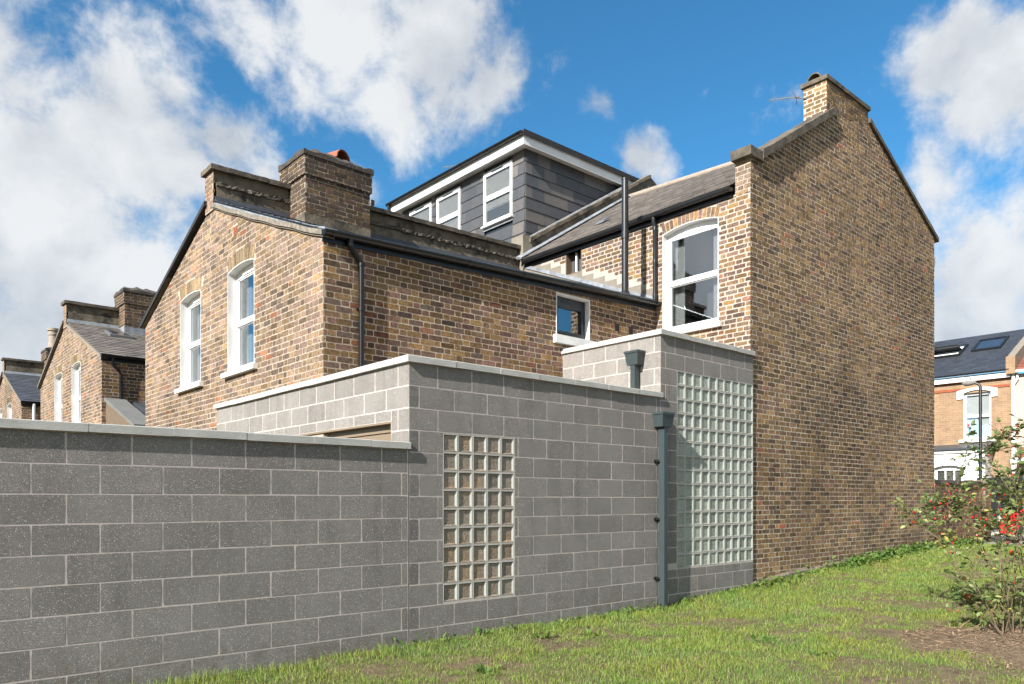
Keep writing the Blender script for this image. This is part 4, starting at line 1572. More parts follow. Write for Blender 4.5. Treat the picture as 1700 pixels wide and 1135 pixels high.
# eaves, gutter, pipes
gutter(house, (xR - 0.10, 11.62, 6.455), (xR - 0.10, 6.72, 6.455), M['grey_plastic'], 0.062, 1.0)
fb = MB()
fb.box(xR - 0.035, xR - 0.002, 6.74, 11.68, 6.33, 6.50)
fb.build('fascia_board', M['black_plastic'], house)
sp_ = MB()
sp_.tube([(9.95, 8.42, 4.85), (9.95, 8.42, 6.97)], 0.058, 16)
sp_.tube([(9.95, 8.42, 5.95), (9.95, 8.42, 6.07)], 0.067, 16)
sp_.tube([(9.95, 8.42, 4.95), (9.95, 8.42, 5.06)], 0.085, 16, rs=[0.12, 0.065])
sp_.tube([(9.95, 8.42, 6.955), (9.95, 8.42, 6.975)], 0.064, 16)
sp_.build('soil_pipe', M['grey_plastic'], house, smooth=True)
dp = MB()
dp.tube([(xR - 0.10, 8.25, 6.40), (xR - 0.10, 8.25, 6.32), (xR - 0.06, 8.25, 6.24), (xR - 0.06, 8.25, 4.98)], 0.036, 12)
for z in (6.22, 5.65, 5.05):
    dp.tube([(xR - .06, 8.25, z - .03), (xR - .06, 8.25, z + .03)], 0.043, 12)
dp.build('downpipe', M['grey_plastic'], house, smooth=True)
# roof, lead valley and party upstand
slates((xR - 0.13, 11.74, 6.48), (xR - 0.13, 6.71, 6.48), (14.0, 11.74, 8.72), (14.0, 6.71, 8.46), 0.19, 0.24, M['slate_old'], house, 'slates', 31)
slates((18.2, 6.71, 7.2), (18.2, 11.74, 7.2), (14.0, 6.71, 8.46), (14.0, 11.74, 8.72), 0.3, 0.3, M['slate_old'], house, 'slates', 32)
rt = MB()
rt.tube([(14.0, 6.75, 8.46), (14.0, 11.74, 8.72)], 0.07, 10)
rt.build('ridge_tiles', M['terracotta_old'], house, smooth=True)
lv = MB()
d_ = (Vector((14.0, 0, 8.72)) - Vector((xR - .13, 0, 6.48)))
nr = Vector((-d_.z, 0, d_.x)).normalized()
A0, B0 = Vector((xR - .15, 0, 6.47)) + nr * 0.03, Vector((14.0, 0, 8.72)) + nr * 0.03
lv.hexa([A0 + Vector((0, 11.60, 0)), B0 + Vector((0, 11.64, 0)), B0 + Vector((0, 11.76, 0)), A0 + Vector((0, 11.76, 0)),
         A0 + nr * .015 + Vector((0, 11.60, 0)), B0 + nr * .015 + Vector((0, 11.64, 0)), B0 + nr * .055 + Vector((0, 11.76, 0)), A0 + nr * .055 + Vector((0, 11.76, 0))])
lv.build('lead_flashing', M['lead'], house)
for k in range(2):
    vt = MB()
    o_ = Vector((11.45 + 0.0, 10.35 - k * 3.35, 0))
    t_ = (o_.x - xR + .13) / (14.0 - xR + .13)
    zz = 6.48 + t_ * (8.72 - 6.48) * (1 if k == 0 else .93)
    vt.hexa([(o_.x, o_.y - .11, zz + .02), (o_.x + .22, o_.y - .11, zz + .17), (o_.x + .22, o_.y + .11, zz + .17), (o_.x, o_.y + .11, zz + .02),
             (o_.x, o_.y - .11, zz + .05), (o_.x + .22, o_.y - .11, zz + .205), (o_.x + .22, o_.y + .11, zz + .205), (o_.x, o_.y + .11, zz + .05)])
    vt.build('roof_vent', M['galvanised'], house)
up0, up1 = Vector((10.78, 11.75, 6.40)), Vector((14.8, 11.75, 8.87))
dv = up1 - up0
rough((up0, dv, (0, 0.34, 0), (0, 0, 0.55), 44, 3, 5), 'party_wall', M['cement'], house, 0.02, 6, 4)
rough((up0 + Vector((0, -0.05, 0.54)), dv, (0, 0.42, 0), (0, 0, 0.085), 40, 3, 1), 'coping_stone', M['cement'], house, 0.022, 8, 8)
rough((up0 + Vector((0.1, -0.035, 0.36)), dv * .96, (0, 0.08, 0), (0, 0, 0.06), 110, 2, 2), 'tile_creasing', M['old_coping'], house, 0.034, 17, 14, False)
ls_ = MB()
q0, q1 = up0 + Vector((0.05, 0.2, 0.63)), up1 + Vector((-.6, 0.2, 0.63 - .37))
ls_.tube([q0, q1], 0.035, 8)
ls_.build('lead_flashing', M['lead'], house)
rough(rbox(10.60, 10.86, 11.74, 12.1, 6.3, 7.06, .09), 'party_wall', M['pale_cement'], house, 0.012, 7, 5)
rough((up1 + Vector((-0.02, 0, 0.0)), (1.0, 0, -0.5), (0, 0.34, 0), (0, 0, 0.62), 8, 2, 4), 'party_wall', M['cement'], house, 0.015, 6, 9)

# ---- main house, sooty flank with its gable and chimney
FL = Wall((0, yF, 0), (1, 0, 0))
xf = 18.11
gp = [(xR, 0.0), (xf, 0.0), (xf, 7.30), (14.78, 8.765), (13.1, 8.345), (xR, 6.80)]
mb = MB()
sheet(mb, FL, [(xR + .004, -0.3), (xf, -0.3), (xf, 7.3), (14.78, 8.765), (13.1, 8.345), (xR + .004, 6.8)], [], 0.0)
mb.poly([(xf, yF, -.3), (xf, yF + 5.2, -.3), (xf, yF + 5.2, 7.2), (xf, yF, 7.2)])
fl = mb.build('flank_wall', M['mortar_flank'], house, recalc=False)
fl['label'] = 'big sooty windowless gable wall of dark brick'
brickwork(house, fl, FL, gp, [], M['brick_flank'], 0.0125, 0.03, 51, lambda x, y: y < 960 and x > 1254, 0.0032, None, 0.0036)
# stack
S0 = Wall((0, yF, 0), (1, 0, 0))
cm = MB()
cm.box(13.1008, 14.776, yF + .0008, 6.86, 8.0, 9.0)
cs = cm.build('chimney_stack', M['mortar_flank'], house)
brickwork(house, cs, S0, [(13.1, 8.345), (14.78, 8.765), (14.78, 9.0), (13.1, 9.0)], [], M['brick_flank'], 0.0125, 0.03, 52, None, 0.006)
S1 = Wall((13.1, 6.864, 0), (0, -1, 0))
brickwork(house, cs, S1, [(0, 8.25), (.434, 8.25), (.434, 9.0), (0, 9.0)], [], M['brick_flank'], 0.018, 0.03, 53, None, 0.004)
rough(rbox(13.06, 14.82, yF - 0.035, 6.90, 9.0, 9.075, .1), 'coping_stone', M['old_coping'], cs, 0.006, 8, 2, False)
half_pipe(house, cs, (13.3, 6.66, 9.07), (1, 0.0, 0), 0.42, 0.135, M['old_coping'])
# gable copings
c0, c1 = Vector((10.86, yF - 0.085, 6.90)), Vector((13.32, yF - 0.085, 8.43))
rough((c0, c1 - c0, (0, 0.40, 0), (0, 0, 0.14), 30, 4, 2), 'coping_stone', M['old_coping'], house, 0.012, 6, 3)
rough(((10.50, yF - 0.07, 6.86), (0.42, 0, 0), (0, 0.36, 0), (0, 0, 0.15), 6, 4, 2), 'coping_stone', M['old_coping'], house, 0.012, 6, 4)
c2, c3 = Vector((14.79, yF - 0.05, 8.77)), Vector((18.26, yF - 0.05, 7.245))
rough((c2, c3 - c2, (0, 0.38, 0), (0, 0, 0.085), 30, 3, 1), 'coping_stone', M['old_coping'], house, 0.006, 6, 5)
kp = MB()
kp.box(xR + .0008, xR + .3, yF + .0008, 6.70, 6.3, 6.87)
ko = kp.build('kneeler_pier', M['mortar_rear'], house)
K1 = Wall((xR, 6.70, 0), (0, -1, 0))
brickwork(house, ko, K1, [(0, 6.33), (.27, 6.33), (.27, 6.86), (0, 6.86)], [], M['brick_gable'], 0.014, 0.03, 54, None, 0.004)
cb = MB()
cb.box(xf - .02, xf + .16, yF + .02, yF + .3, 6.80, 6.90)
cb.box(xf - .02, xf + .10, yF + .02, yF + .3, 6.70, 6.80)
cb.build('corbel', M['white'], house)
ft = MB()
ft.box(xR + .05, xf, yF - .05, yF - .001, -.2, 0.12)
fo = MB()
nseg = 20
for i in range(nseg):
    xa, xb2 = xR + .05 + (xf - xR - .05) * i / nseg, xR + .05 + (xf - xR - .05) * (i + 1) / nseg
    za, zb2 = ground_z(xa, 6.35) + .05, ground_z(xb2, 6.35) + .05
    fo.hexa([(xa, yF - .06, -.2), (xb2, yF - .06, -.2), (xb2, yF - .003, -.2), (xa, yF - .003, -.2), (xa, yF - .06, za), (xb2, yF - .06, zb2), (xb2, yF - .003, zb2 + .03), (xa, yF - .003, za + .03)])
fo.build('footing', M['cement'], house)
# television aerial on the stack
ae = thing('television_aerial', 'thin television aerial fixed to the tall chimney at the gable', 'aerial', (13.05, 6.9, 8.75))


def aerial(th, root, boom_dir, L, mast):
    bd = Vector(boom_dir).normalized()
    root = Vector(root)
    mb = MB()
    if mast:
        mb.tube([mast, root], 0.013, 6)
    mb.tube([root - bd * 0.12, root + bd * L], 0.009, 6)
    mb.build('boom', M['galvanised'], th)
    side = bd.cross(Z3).normalized()
    for i in range(9):
        e = MB()
        p = root + bd * (0.10 + i * (L - 0.1) / 8)
        tilt = Vector((0, 0, 0.08))
        e.tube([p - side * 0.09 - tilt, p + side * 0.09 + tilt], 0.004, 5)
        e.build('element', M['galvanised'], th)
    rf = MB()
    rf.tube([root - side * .12 + Z3 * .1, root - bd * .05, root + side * .12 - Z3 * .1], 0.006, 5)
    rf.tube([root - side * .12 - Z3 * .1, root - bd * .05, root + side * .12 + Z3 * .1], 0.006, 5)
    rf.build('reflector', M['galvanised'], th)


aerial(ae, (13.0, 7.0, 8.87), (0.0, 1, 0.30), 0.5, (13.095, 6.8, 8.80))

# ---- neighbour's loft dormer
xD, yD = 11.04, 12.15
DF = Wall((xD, 17.0, 0), (0, -1, 0))           # u = 17 - Y
DC = Wall((0, yD, 0), (1, 0, 0))
slates((xR - 0.1, 17.3, 6.5), (xR - 0.1, 12.1, 6.5), (14.2, 17.3, 9.0), (14.2, 12.1, 9.0), 0.22, 0.26, M['slate_old'], house2, 'slates', 41)
bm_ = MB()
bm_.box(xD + .02, 14.6, yD + .02, 17.0, 7.0, 9.2)
drm = bm_.build('dormer', M['anthracite'], house2)
drm['label'] = 'box dormer hung with dark grey slates under a white fascia'
tw, thh = 0.37, 0.2565
dwin = [(17 - 13.54, 17 - 12.54), (17 - 15.394, 17 - 14.431), (17 - 16.605, 17 - 15.627)]
rg = random.Random(8)
for face, W, u_a, u_b in (('f', DF, 0, 17 - yD), ('c', DC, xD, 14.4)):
    r = 0
    while 9.13 - r * thh > 7.05:
        zb, za = 9.13 - r * thh, 9.13 - (r + 1) * thh
        x = u_a - (tw / 2 if r % 2 else 0)
        while x < u_b:
            s0, s1 = max(u_a, x) + .0015, min(u_b, x + tw) - .0015
            x += tw
            segs = [(s0, s1)]
            if face == 'f':
                for a, b in dwin:
                    if za < 9.0 and zb > 7.80:
                        ns = []
                        for c, d in segs:
                            if d <= a or c >= b:
                                ns.append((c, d))
                            else:
                                if a - c > .02:
                                    ns.append((c, a))
                                if d - b > .02:
                                    ns.append((b, d))
                        segs = ns
            for c, d in segs:
                if d - c < .02:
                    continue
                zr = 6.5 + ((c if face == 'c' else xD) - xR) * 0.66
                if zb < zr - .1:
                    continue
                mb = MB()
                lo, hi = 0.024 + rg.uniform(-.002, .002), 0.008
                P = W.p
                mb.hexa([P(c, za - .012, lo), P(d, za - .012, lo), P(d, za - .012, 0.0), P(c, za - .012, 0.0), P(c, zb, hi), P(d, zb, hi), P(d, zb, 0.0), P(c, zb, 0.0)])
                mb.build('wall_slate', M['tile_dormer'], drm)
        r += 1
for i, (a, b) in enumerate(dwin):
    z0_, z1_ = 7.78, 9.01
    zm = 8.40
    wf_ = MB()
    D0, D1 = -0.03, 0.045
    t = 0.07
    for q in ((a, a + t, z0_, z1_), (b - t, b, z0_, z1_), (a + t, b - t, z0_, z0_ + t), (a + t, b - t, z1_ - .1, z1_), (a + t, b - t, zm - .055, zm + .055)):
        wf_.wbox(DF, *q, D0, D1)
    wf_.wbox(DF, a + t, b - t, zm - .004, zm + .004, D1, D1 + .008)
    wf_.poly([DF.p(a, z0_, -.012), DF.p(b, z0_, -.012), DF.p(b, z1_, -.012), DF.p(a, z1_, -.012)])
    wo = wf_.build('window', M['upvc'], drm)
    for (za, zb) in ((z0_ + t, zm - .055), (zm + .055, z1_ - .1)):
        bl = MB()
        low = za + (0.30 if (i == 0 and za < 8.2) else 0)
        k = zb
        while k > low + .03:
            bl.hexa([DF.p(a + t, k - .022, .006), DF.p(b - t, k - .022, .006), DF.p(b - t, k - .024, -.004), DF.p(a + t, k - .024, -.004), DF.p(a + t, k - .002, -.004), DF.p(b - t, k - .002, -.004), DF.p(b - t, k, -.008), DF.p(a + t, k, -.008)])
            k -= .026
        bl.build('blind', M['blind'], wo)
        if low > za:
            dk = MB()
            dk.poly([DF.p(a + t, za, -.01), DF.p(b - t, za, -.01), DF.p(b - t, low, -.01), DF.p(a + t, low, -.01)])
            dk.build('blind_gap', M['interior'], wo, recalc=False)
        pn = MB()
        pn.poly([DF.p(a + t, za, .02), DF.p(b - t, za, .02), DF.p(b - t, zb, .02), DF.p(a + t, zb, .02)])
        pn.build('pane', M['glass_soft'], wo, recalc=False)
    vt = MB()
    vt.wbox(DF, (a + b) / 2 - .2, (a + b) / 2 + .2, z1_ - .06, z1_ - .035, D1, D1 + .012)
    vt.build('trickle_vent', M['anthracite'], wo)
    sl_ = MB()
    sl_.wbox(DF, a - .03, b + .03, z0_ - .035, z0_ - .001, 0.0, .10)
    sl_.build('sill', M['upvc'], wo)
    lf = MB()
    lf.wbox(DF, a - .02, b + .02, z0_ - .10, z0_ - .036, 0.02, .032)
    lf.build('lead_flashing', M['lead'], wo)
rf = MB()
ox, oy = 10.80, 11.94
rf.box(ox + .02, 15.2, oy + .02, 17.25, 9.14, 9.17)
rf.build('soffit', M['upvc'], drm)
fs = MB()
fs.box(ox, ox + .02, oy, 17.25, 9.09, 9.31)
fs.box(ox + .0201, 15.2, oy, oy + .02, 9.09, 9.31)
fs.build('fascia_board', M['fascia'], drm)
rr = MB()
rr.box(ox - .03, 15.25, oy - .035, 17.3, 9.312, 9.375)
rr.box(ox - .035, 15.25, oy - .05, oy - .036, 9.27, 9.385)
rr.build('flat_roof', M['roofing_felt'], drm)
gutter(drm, (ox - .062, 17.27, 9.335), (ox - .062, oy - .03, 9.335), M['black_plastic'], 0.058, 0.95)
gd = MB()
gd.tube([(ox - .062, 17.2, 9.29), (ox - .062, 17.2, 9.15), (ox + .02, 17.15, 9.05), (ox + .2, 17.1, 8.9), (xD - .02, 17.06, 8.8)], 0.036, 10)
gd.build('downpipe', M['black_plastic'], drm, smooth=True)
vp = MB()
vp.tube([(7.9, 13.3, 5.6), (7.9, 13.3, 7.48)], 0.05, 12)
vp.tube([(7.9, 13.3, 7.44), (7.9, 13.3, 7.52)], 0.062, 12)
vp.build('vent_pipe', M['grey_plastic'], house2, smooth=True)
ae2 = thing('television_aerial', 'small television aerial poking up behind the dormer roof', 'aerial', (13.5, 16.2, 9.0))
aerial(ae2, (12.25, 16.0, 10.40), (-0.25, 0.85, 0.14), 0.6, (12.4, 15.8, 9.3))

# ---- the same paired wings further along the terrace
nx = thing('terraced_house_wing', 'nearer of the two far brick rear wings, with slate roof, skylights and stout chimney', 'house', (xG, 22.6, 0), 'brick rear wings further along the terrace')
wing(10.57, nx, nx, 2, 4.68)
for (sx, st_) in ((4.95, .62), (5.75, .2)):
    Pt = lambda x, t: Vector((x, 18.788 + t * 3.642, 4.77 + t * 1.37))
    nrm_ = Vector((0, -1.37, 3.642)).normalized()
    sk = MB()
    A, B, C_, D_ = Pt(sx, st_), Pt(sx + .55, st_), Pt(sx + .55, st_ + .16), Pt(sx, st_ + .16)
    sk.hexa([A, B, C_, D_, A + nrm_ * .07, B + nrm_ * .07, C_ + nrm_ * .07, D_ + nrm_ * .07])
    so2 = sk.build('skylight', M['galvanised'], nx)
    gp_ = MB()
    ins = lambda p, q, k: p + (q - p) * k
    gp_.poly([p + nrm_ * .074 for p in (ins(A, C_, .12), ins(B, D_, .12), ins(C_, A, .12), ins(D_, B, .12))])
    gp_.build('pane', M['glass'], so2, recalc=False)
M['slab_grey'] = plain('slab_grey', (0.2, 0.2, 0.19), 0.9, 0.2, 5, 0.3, 40)
for k in range(3):
    lt = MB()
    ya_, yb_ = 18.82 - k * .8, 18.82 - (k + 1) * .8 + .012
    za_, zb_ = 3.80 - k * .26, 3.80 - (k + 1) * .26
    lt.hexa([(4.30, yb_, zb_ - .07), (4.74, yb_, zb_ - .07), (4.74, ya_, za_ - .07), (4.30, ya_, za_ - .07), (4.30, yb_, zb_), (4.74, yb_, zb_), (4.74, ya_, za_), (4.30, ya_, za_)])
    lt.build('coping_stone', M['slab_grey'], nx)
lw_ = MB()
lw_.prism([(4.34, 18.82, 1.5), (4.34, 16.4, 1.5), (4.34, 16.4, 2.94), (4.34, 18.82, 3.72)], (.35, 0, 0))
lw_.build('lean_to_wall', M['far_wall'], nx)
ln = MB()
ln.hexa([(4.9, 17.2, 3.3), (7.5, 17.2, 3.3), (7.5, 18.82, 3.3), (4.9, 18.82, 3.3), (4.9, 17.2, 3.35), (7.5, 17.2, 3.35), (7.5, 18.82, 3.75), (4.9, 18.82, 3.75)])
ln.build('lean_to_roof', M['lead_dark'], nx)
nx3 = thing('terraced_house_wing', 'farthest brick rear wing at the left edge, with blue slate roof and chimney pots', 'house', (xG, 33.2, 0), 'brick rear wings further along the terrace')
wing(21.1, nx3, nx3, 3, 4.66)

# ---------------------------------------------------------------- ground
def soil_mat():
    m, nt, b = new_mat('lawn_soil')
    p = pos(nt)
    c = ramp(nt, noisen(nt, p, 7, 5, 0.72), [(0.3, (0.085, 0.062, 0.042)), (0.5, (0.15, 0.11, 0.073)), (0.7, (0.21, 0.155, 0.104))])
    g = noisen(nt, p, 2.4, 4, 0.7)
    c = mixc(nt, ramp(nt, g, [(0.42, 0.0), (0.6, 0.55)]), c, (0.11, 0.125, 0.04))
    # mulch of dry clippings round the rose
    d = nd(nt, 'ShaderNodeVectorMath', operation='DISTANCE')
    lk(nt, p, d.inputs[0])
    d.inputs[1].default_value = (9.0, 2.1, 0.05)
    dn = mathn(nt, 'ADD', d.outputs['Value'], mathn(nt, 'MULTIPLY_ADD', noisen(nt, p, 2.5, 5, 0.6), 1.6, -0.8))
    mk = ramp(nt, mathn(nt, 'MULTIPLY', dn, 0.5), [(0.55, 1.0), (0.72, 0.0)])
    mul = ramp(nt, noisen(nt, p, 30, 4, 0.8), [(0.3, (0.09, 0.06, 0.038)), (0.5, (0.175, 0.125, 0.082)), (0.7, (0.26, 0.195, 0.135))])
    c = mixc(nt, mk, c, mul)
    lk(nt, c, b.inputs['Base Color'])
    b.inputs['Roughness'].default_value = 0.95
    b.inputs['Specular IOR Level'].default_value = 0.1
    bump(nt, b, noisen(nt, p, 28, 4, 0.75), 0.9, 0.03)
    return m


M['soil'] = soil_mat()
M['asphalt'] = plain('asphalt', (0.055, 0.055, 0.056), 0.9, 0.25, 3, 0.4, 120)
M['paving'] = plain('paving', (0.30, 0.28, 0.25), 0.9, 0.2, 2, 0.3, 60, isl=0.08)


def coords(lo, hi, step, far):
    c = list(np.arange(lo, hi + 1e-6, step))
    a, s_ = [], step * 2
    x = lo
    while x > -far:
        x -= s_
        s_ *= 1.5
        a.append(x)
    b, s_ = [], step * 2
    x = hi
    while x < far:
        x += s_
        s_ *= 1.5
        b.append(x)
    return a[::-1] + c + b


gx_, gy_ = coords(-3, 20, 0.12, 900), coords(-3.0, 6.9, 0.12, 900)
vs = []
for y in gy_:
    for x in gx_:
        z = ground_z(x, y) if (-60 < x < 60 and -60 < y < 60) else (0.3 if x > 0 else 0.0)
        if -3 < x < 20 and -3 < y < 6.4:
            z += 0.012 * mnoise.noise(Vector((x * 9, y * 9, 1)))
        vs.append((x, y, z))
nxg = len(gx_)
fs_ = [(j * nxg + i, j * nxg + i + 1, (j + 1) * nxg + i + 1, (j + 1) * nxg + i) for j in range(len(gy_) - 1) for i in range(nxg - 1)]
gm = bpy.data.meshes.new('ground')
gm.from_pydata(vs, [], fs_)
gm.materials.append(M['soil'])
gm.polygons.foreach_set('use_smooth', [True] * len(gm.polygons))
go = bpy.data.objects.new('ground', gm)
COL.objects.link(go)
go['kind'] = 'structure'
go['label'] = 'earth and thin lawn in front of the block walls'

rd = MB()
rd.poly([(22.9, -60, .306), (28.4, -60, .306), (28.4, 90, .306), (22.9, 90, .306)])
ro = rd.build('road', M['asphalt'], recalc=False)
ro['kind'] = 'structure'
for nm, xa, xb in (('pavement', 21.2, 22.76), ('pavement', 28.56, 30.4)):
    pm = MB()
    pm.box(xa, xb, -60, 90, 0.1, 0.43)
    po = pm.build(nm, M['paving'])
    po['kind'] = 'structure'
for xa in (22.765, 28.405):
    km = MB()
    km.box(xa, xa + .13, -60, 90, 0.1, 0.425)
    ko2 = km.build('kerb', M['coping'])
    ko2['kind'] = 'structure'


# ---------------------------------------------------------------- grass
def grass_mat(name, stops, trans=0.25):
    m, nt, b = new_mat(name)
    c = ramp(nt, rnd(nt), stops)
    c = mixc(nt, 1.0, c, ramp(nt, noisen(nt, pos(nt), 1.6, 4, 0.6), [(0.3, (1.18, 1.02, 0.8)), (0.7, (0.78, 0.98, 0.95))]), 'MULTIPLY')
    lk(nt, c, b.inputs['Base Color'])
    b.inputs['Roughness'].default_value = 0.55
    b.inputs['Specular IOR Level'].default_value = 0.3
    tl = nd(nt, 'ShaderNodeBsdfTranslucent')
    lk(nt, c, tl.inputs[0])
    mx = nd(nt, 'ShaderNodeMixShader')
    mx.inputs[0].default_value = trans
    lk(nt, b.outputs[0], mx.inputs[1])
    lk(nt, tl.outputs[0], mx.inputs[2])
    lk(nt, mx.outputs[0], nt.nodes['Material Output'].inputs[0])
    return m


M['grass'] = grass_mat('grass', [(0.0, (0.115, 0.185, 0.034)), (0.35, (0.165, 0.245, 0.045)), (0.7, (0.22, 0.30, 0.062)), (0.92, (0.29, 0.315, 0.10)), (1.0, (0.38, 0.32, 0.17))], 0.3)
M['weed'] = grass_mat('weed_leaf', [(0.0, (0.07, 0.13, 0.03)), (0.6, (0.11, 0.19, 0.045)), (1.0, (0.17, 0.23, 0.06))], 0.3)
M['litter'] = plain('dry_litter', (0.33, 0.215, 0.13), 0.9, 0.3, 20, isl=0.7)


def vnoise(x, y, s_, seed):
    """smooth value noise for arrays"""
    g = np.random.RandomState(seed).rand(64, 64)
    u, v = x / s_ + 100, y / s_ + 100
    i, j = np.floor(u).astype(int), np.floor(v).astype(int)
    a, b = u - i, v - j
    a, b = a * a * (3 - 2 * a), b * b * (3 - 2 * b)
    q = lambda di, dj: g[(i + di) % 64, (j + dj) % 64]
    return q(0, 0) * (1 - a) * (1 - b) + q(1, 0) * a * (1 - b) + q(0, 1) * (1 - a) * b + q(1, 1) * a * b


rs = np.random.RandomState(4)
GX, GY = np.array(gx_), np.array(gy_)
ZG = np.array([v[2] for v in vs]).reshape(len(gy_), nxg)


def ground_at(x, y):
    i = np.clip(np.searchsorted(GX, x) - 1, 0, nxg - 2)
    j = np.clip(np.searchsorted(GY, y) - 1, 0, len(gy_) - 2)
    a, b = (x - GX[i]) / (GX[i + 1] - GX[i]), (y - GY[j]) / (GY[j + 1] - GY[j])
    return ZG[j, i] * (1 - a) * (1 - b) + ZG[j, i + 1] * a * (1 - b) + ZG[j + 1, i] * (1 - a) * b + ZG[j + 1, i + 1] * a * b


def scatter(density, lo=(0.5, -1.2), hi=(20.5, 6.36)):
    n = int((hi[0] - lo[0]) * (hi[1] - lo[1]) * density)
    x = rs.uniform(lo[0], hi[0], n)
    y = rs.uniform(lo[1], hi[1], n)
    t = x * CT + y * ST
    r = (x * ST - y * CT) / t
    ok = (t > 4.2) & (np.abs(r) < 0.78 + 0.5 / t)
    return x[ok], y[ok], t[ok]


def lawn_cover(x, y):
    n = 0.36 * vnoise(x, y, 1.1, 1) + 0.34 * vnoise(x, y, 0.42, 2) + 0.3 * vnoise(x, y, 0.13, 3)
    c = np.clip((n - 0.29) / 0.18, 0.2, 1)
    d = np.hypot(x - 9.0, y - 2.1) + (vnoise(x, y, 0.5, 5) - .5) * 1.0
    c *= np.clip((d - 1.15) / 0.3, 0.01, 1)
    # worn strip in the middle of the lawn and by the near corner
    w_ = np.clip(1 - np.abs((x - 6.6) * 0.5 + (y - 2.5)) / 0.7, 0, 1) * np.clip((x - 5.5) / 1.0, 0, 1) * np.clip((9.5 - x) / 1.0, 0, 1)
    c *= 1 - 0.6 * w_
    # lusher fringe under the walls
    c = np.maximum(c, np.clip((y - 5.75) / 0.35, 0, 0.95))
    return c


def blades(x, y, length, width, lean, name, mat):
    n = len(x)
    z = ground_at(x, y) - 0.004
    a = rs.uniform(0, 2 * np.pi, n)
    l = length * (0.5 + rs.rand(n) ** 1.4)
    la = rs.uniform(0, 2 * np.pi, n)
    ln_ = lean * rs.rand(n) * l
    wx, wy = np.cos(a) * width / 2, np.sin(a) * width / 2
    dx, dy = np.cos(la) * ln_, np.sin(la) * ln_
    V = np.zeros((n, 5, 3))
    V[:, 0] = np.stack([x - wx, y - wy, z], 1)
    V[:, 1] = np.stack([x + wx, y + wy, z], 1)
    V[:, 2] = np.stack([x + wx * .75 + dx * .35, y + wy * .75 + dy * .35, z + l * .6], 1)
    V[:, 3] = np.stack([x - wx * .75 + dx * .35, y - wy * .75 + dy * .35, z + l * .6], 1)
    V[:, 4] = np.stack([x + dx, y + dy, z + l * (1 - 0.35 * lean * rs.rand(n))], 1)
    me = bpy.data.meshes.new(name)
    base = np.arange(n)[:, None] * 5
    q = base + np.array([[0, 1, 2, 3]])
    t = base + np.array([[3, 2, 4]])
    me.vertices.add(n * 5)
    me.vertices.foreach_set('co', V.ravel())
    me.loops.add(n * 7)
    me.loops.foreach_set('vertex_index', np.concatenate([q, t], 1).ravel())
    me.polygons.add(n * 2)
    st = (np.arange(n)[:, None] * 7 + np.array([[0, 4]])).ravel()
    me.polygons.foreach_set('loop_start', st)
    me.update(calc_edges=True)
    me.materials.append(mat)
    o = bpy.data.objects.new(name, me)
    COL.objects.link(o)
    return o


X_, Y_, T_ = scatter(3800)
cov = lawn_cover(X_, Y_)
keep = rs.rand(len(X_)) < cov * np.clip((8.0 / T_) ** 1.15, 0.16, 1.0)
X_, Y_, T_, cov = X_[keep], Y_[keep], T_[keep], cov[keep]
lush = 0.022 + 0.024 * vnoise(X_, Y_, 0.8, 9) + 0.026 * vnoise(X_, Y_, 0.16, 12) ** 2 + 0.022 * np.clip((Y_ - 5.8) / 0.5, 0, 1)
far_w = 0.0042 * np.clip(T_ / 7.0, 1, 2.2)
gr = blades(X_, Y_, lush * (0.6 + 0.5 * cov), far_w, 0.9, 'grass', M['grass'])
tag(gr, 'patchy green lawn grass growing along the foot of the walls', 'grass', kind='stuff')


# leafy weeds along the brick flank
def leaf_cloud(pts, size, name, mat, up=0.5):
    mb = MB()
    rg_ = random.Random(len(pts))
    for p in pts:
        p = Vector(p)
        d = Vector((rg_.uniform(-1, 1), rg_.uniform(-1, 1), rg_.uniform(-0.1, 1) * up * 2)).normalized()
        s_ = d.cross(Vector((rg_.uniform(-.3, .3), rg_.uniform(-.3, .3), 1))).normalized()
        L = size * rg_.uniform(0.5, 1.4)
        w_ = L * 0.3
        n_ = s_.cross(d)
        mb.v.extend([tuple(p), tuple(p + d * L * .45 + s_ * w_ + n_ * L * .05), tuple(p + d * L - n_ * L * .1), tuple(p + d * L * .45 - s_ * w_ + n_ * L * .05)])
        k = len(mb.v) - 4
        mb.f.extend([(k, k + 1, k + 2), (k, k + 2, k + 3)])
        mb.m.extend([0, 0])
    return mb.build(name, mat, recalc=False)


rgw = random.Random(21)
pts = []
for cx_, amt in [(11.2, 60), (12.3, 40), (13.4, 220), (13.9, 260), (14.4, 200), (15.0, 240), (15.6, 260), (16.2, 240), (16.9, 260), (17.5, 220), (18.2, 240), (18.9, 220), (19.6, 200), (10.75, 120)]:
    for _ in range(amt):
        x = cx_ + rgw.gauss(0, .3)
        y = 6.33 - abs(rgw.gauss(0, .16)) - rgw.uniform(0, .05)
        pts.append((x, y, ground_z(x, y) + abs(rgw.gauss(0, .06))))
for cx_ in (4.4, 5.2, 6.0, 6.6, 7.3, 8.0, 8.8, 9.6, 10.2):
    for _ in range(26):
        x = cx_ + rgw.gauss(0, .22)
        y = 6.36 - abs(rgw.gauss(0, .05))
        pts.append((x, y, ground_z(x, y) + abs(rgw.gauss(0, .03))))
for _ in range(9):
    cx_, cy_ = rgw.uniform(3.5, 16), rgw.uniform(1.2, 6.0)
    if math.hypot(cx_ - 9.0, cy_ - 2.1) < 1.3:
        continue
    for _ in range(14):
        x, y = cx_ + rgw.gauss(0, .05), cy_ + rgw.gauss(0, .05)
        pts.append((x, y, ground_z(x, y) + rgw.uniform(0, .02)))
we = leaf_cloud(pts, 0.075, 'weeds', M['weed'], 0.6)
tag(we, 'low leafy weeds along the foot of the sooty brick wall', 'weeds', kind='stuff')

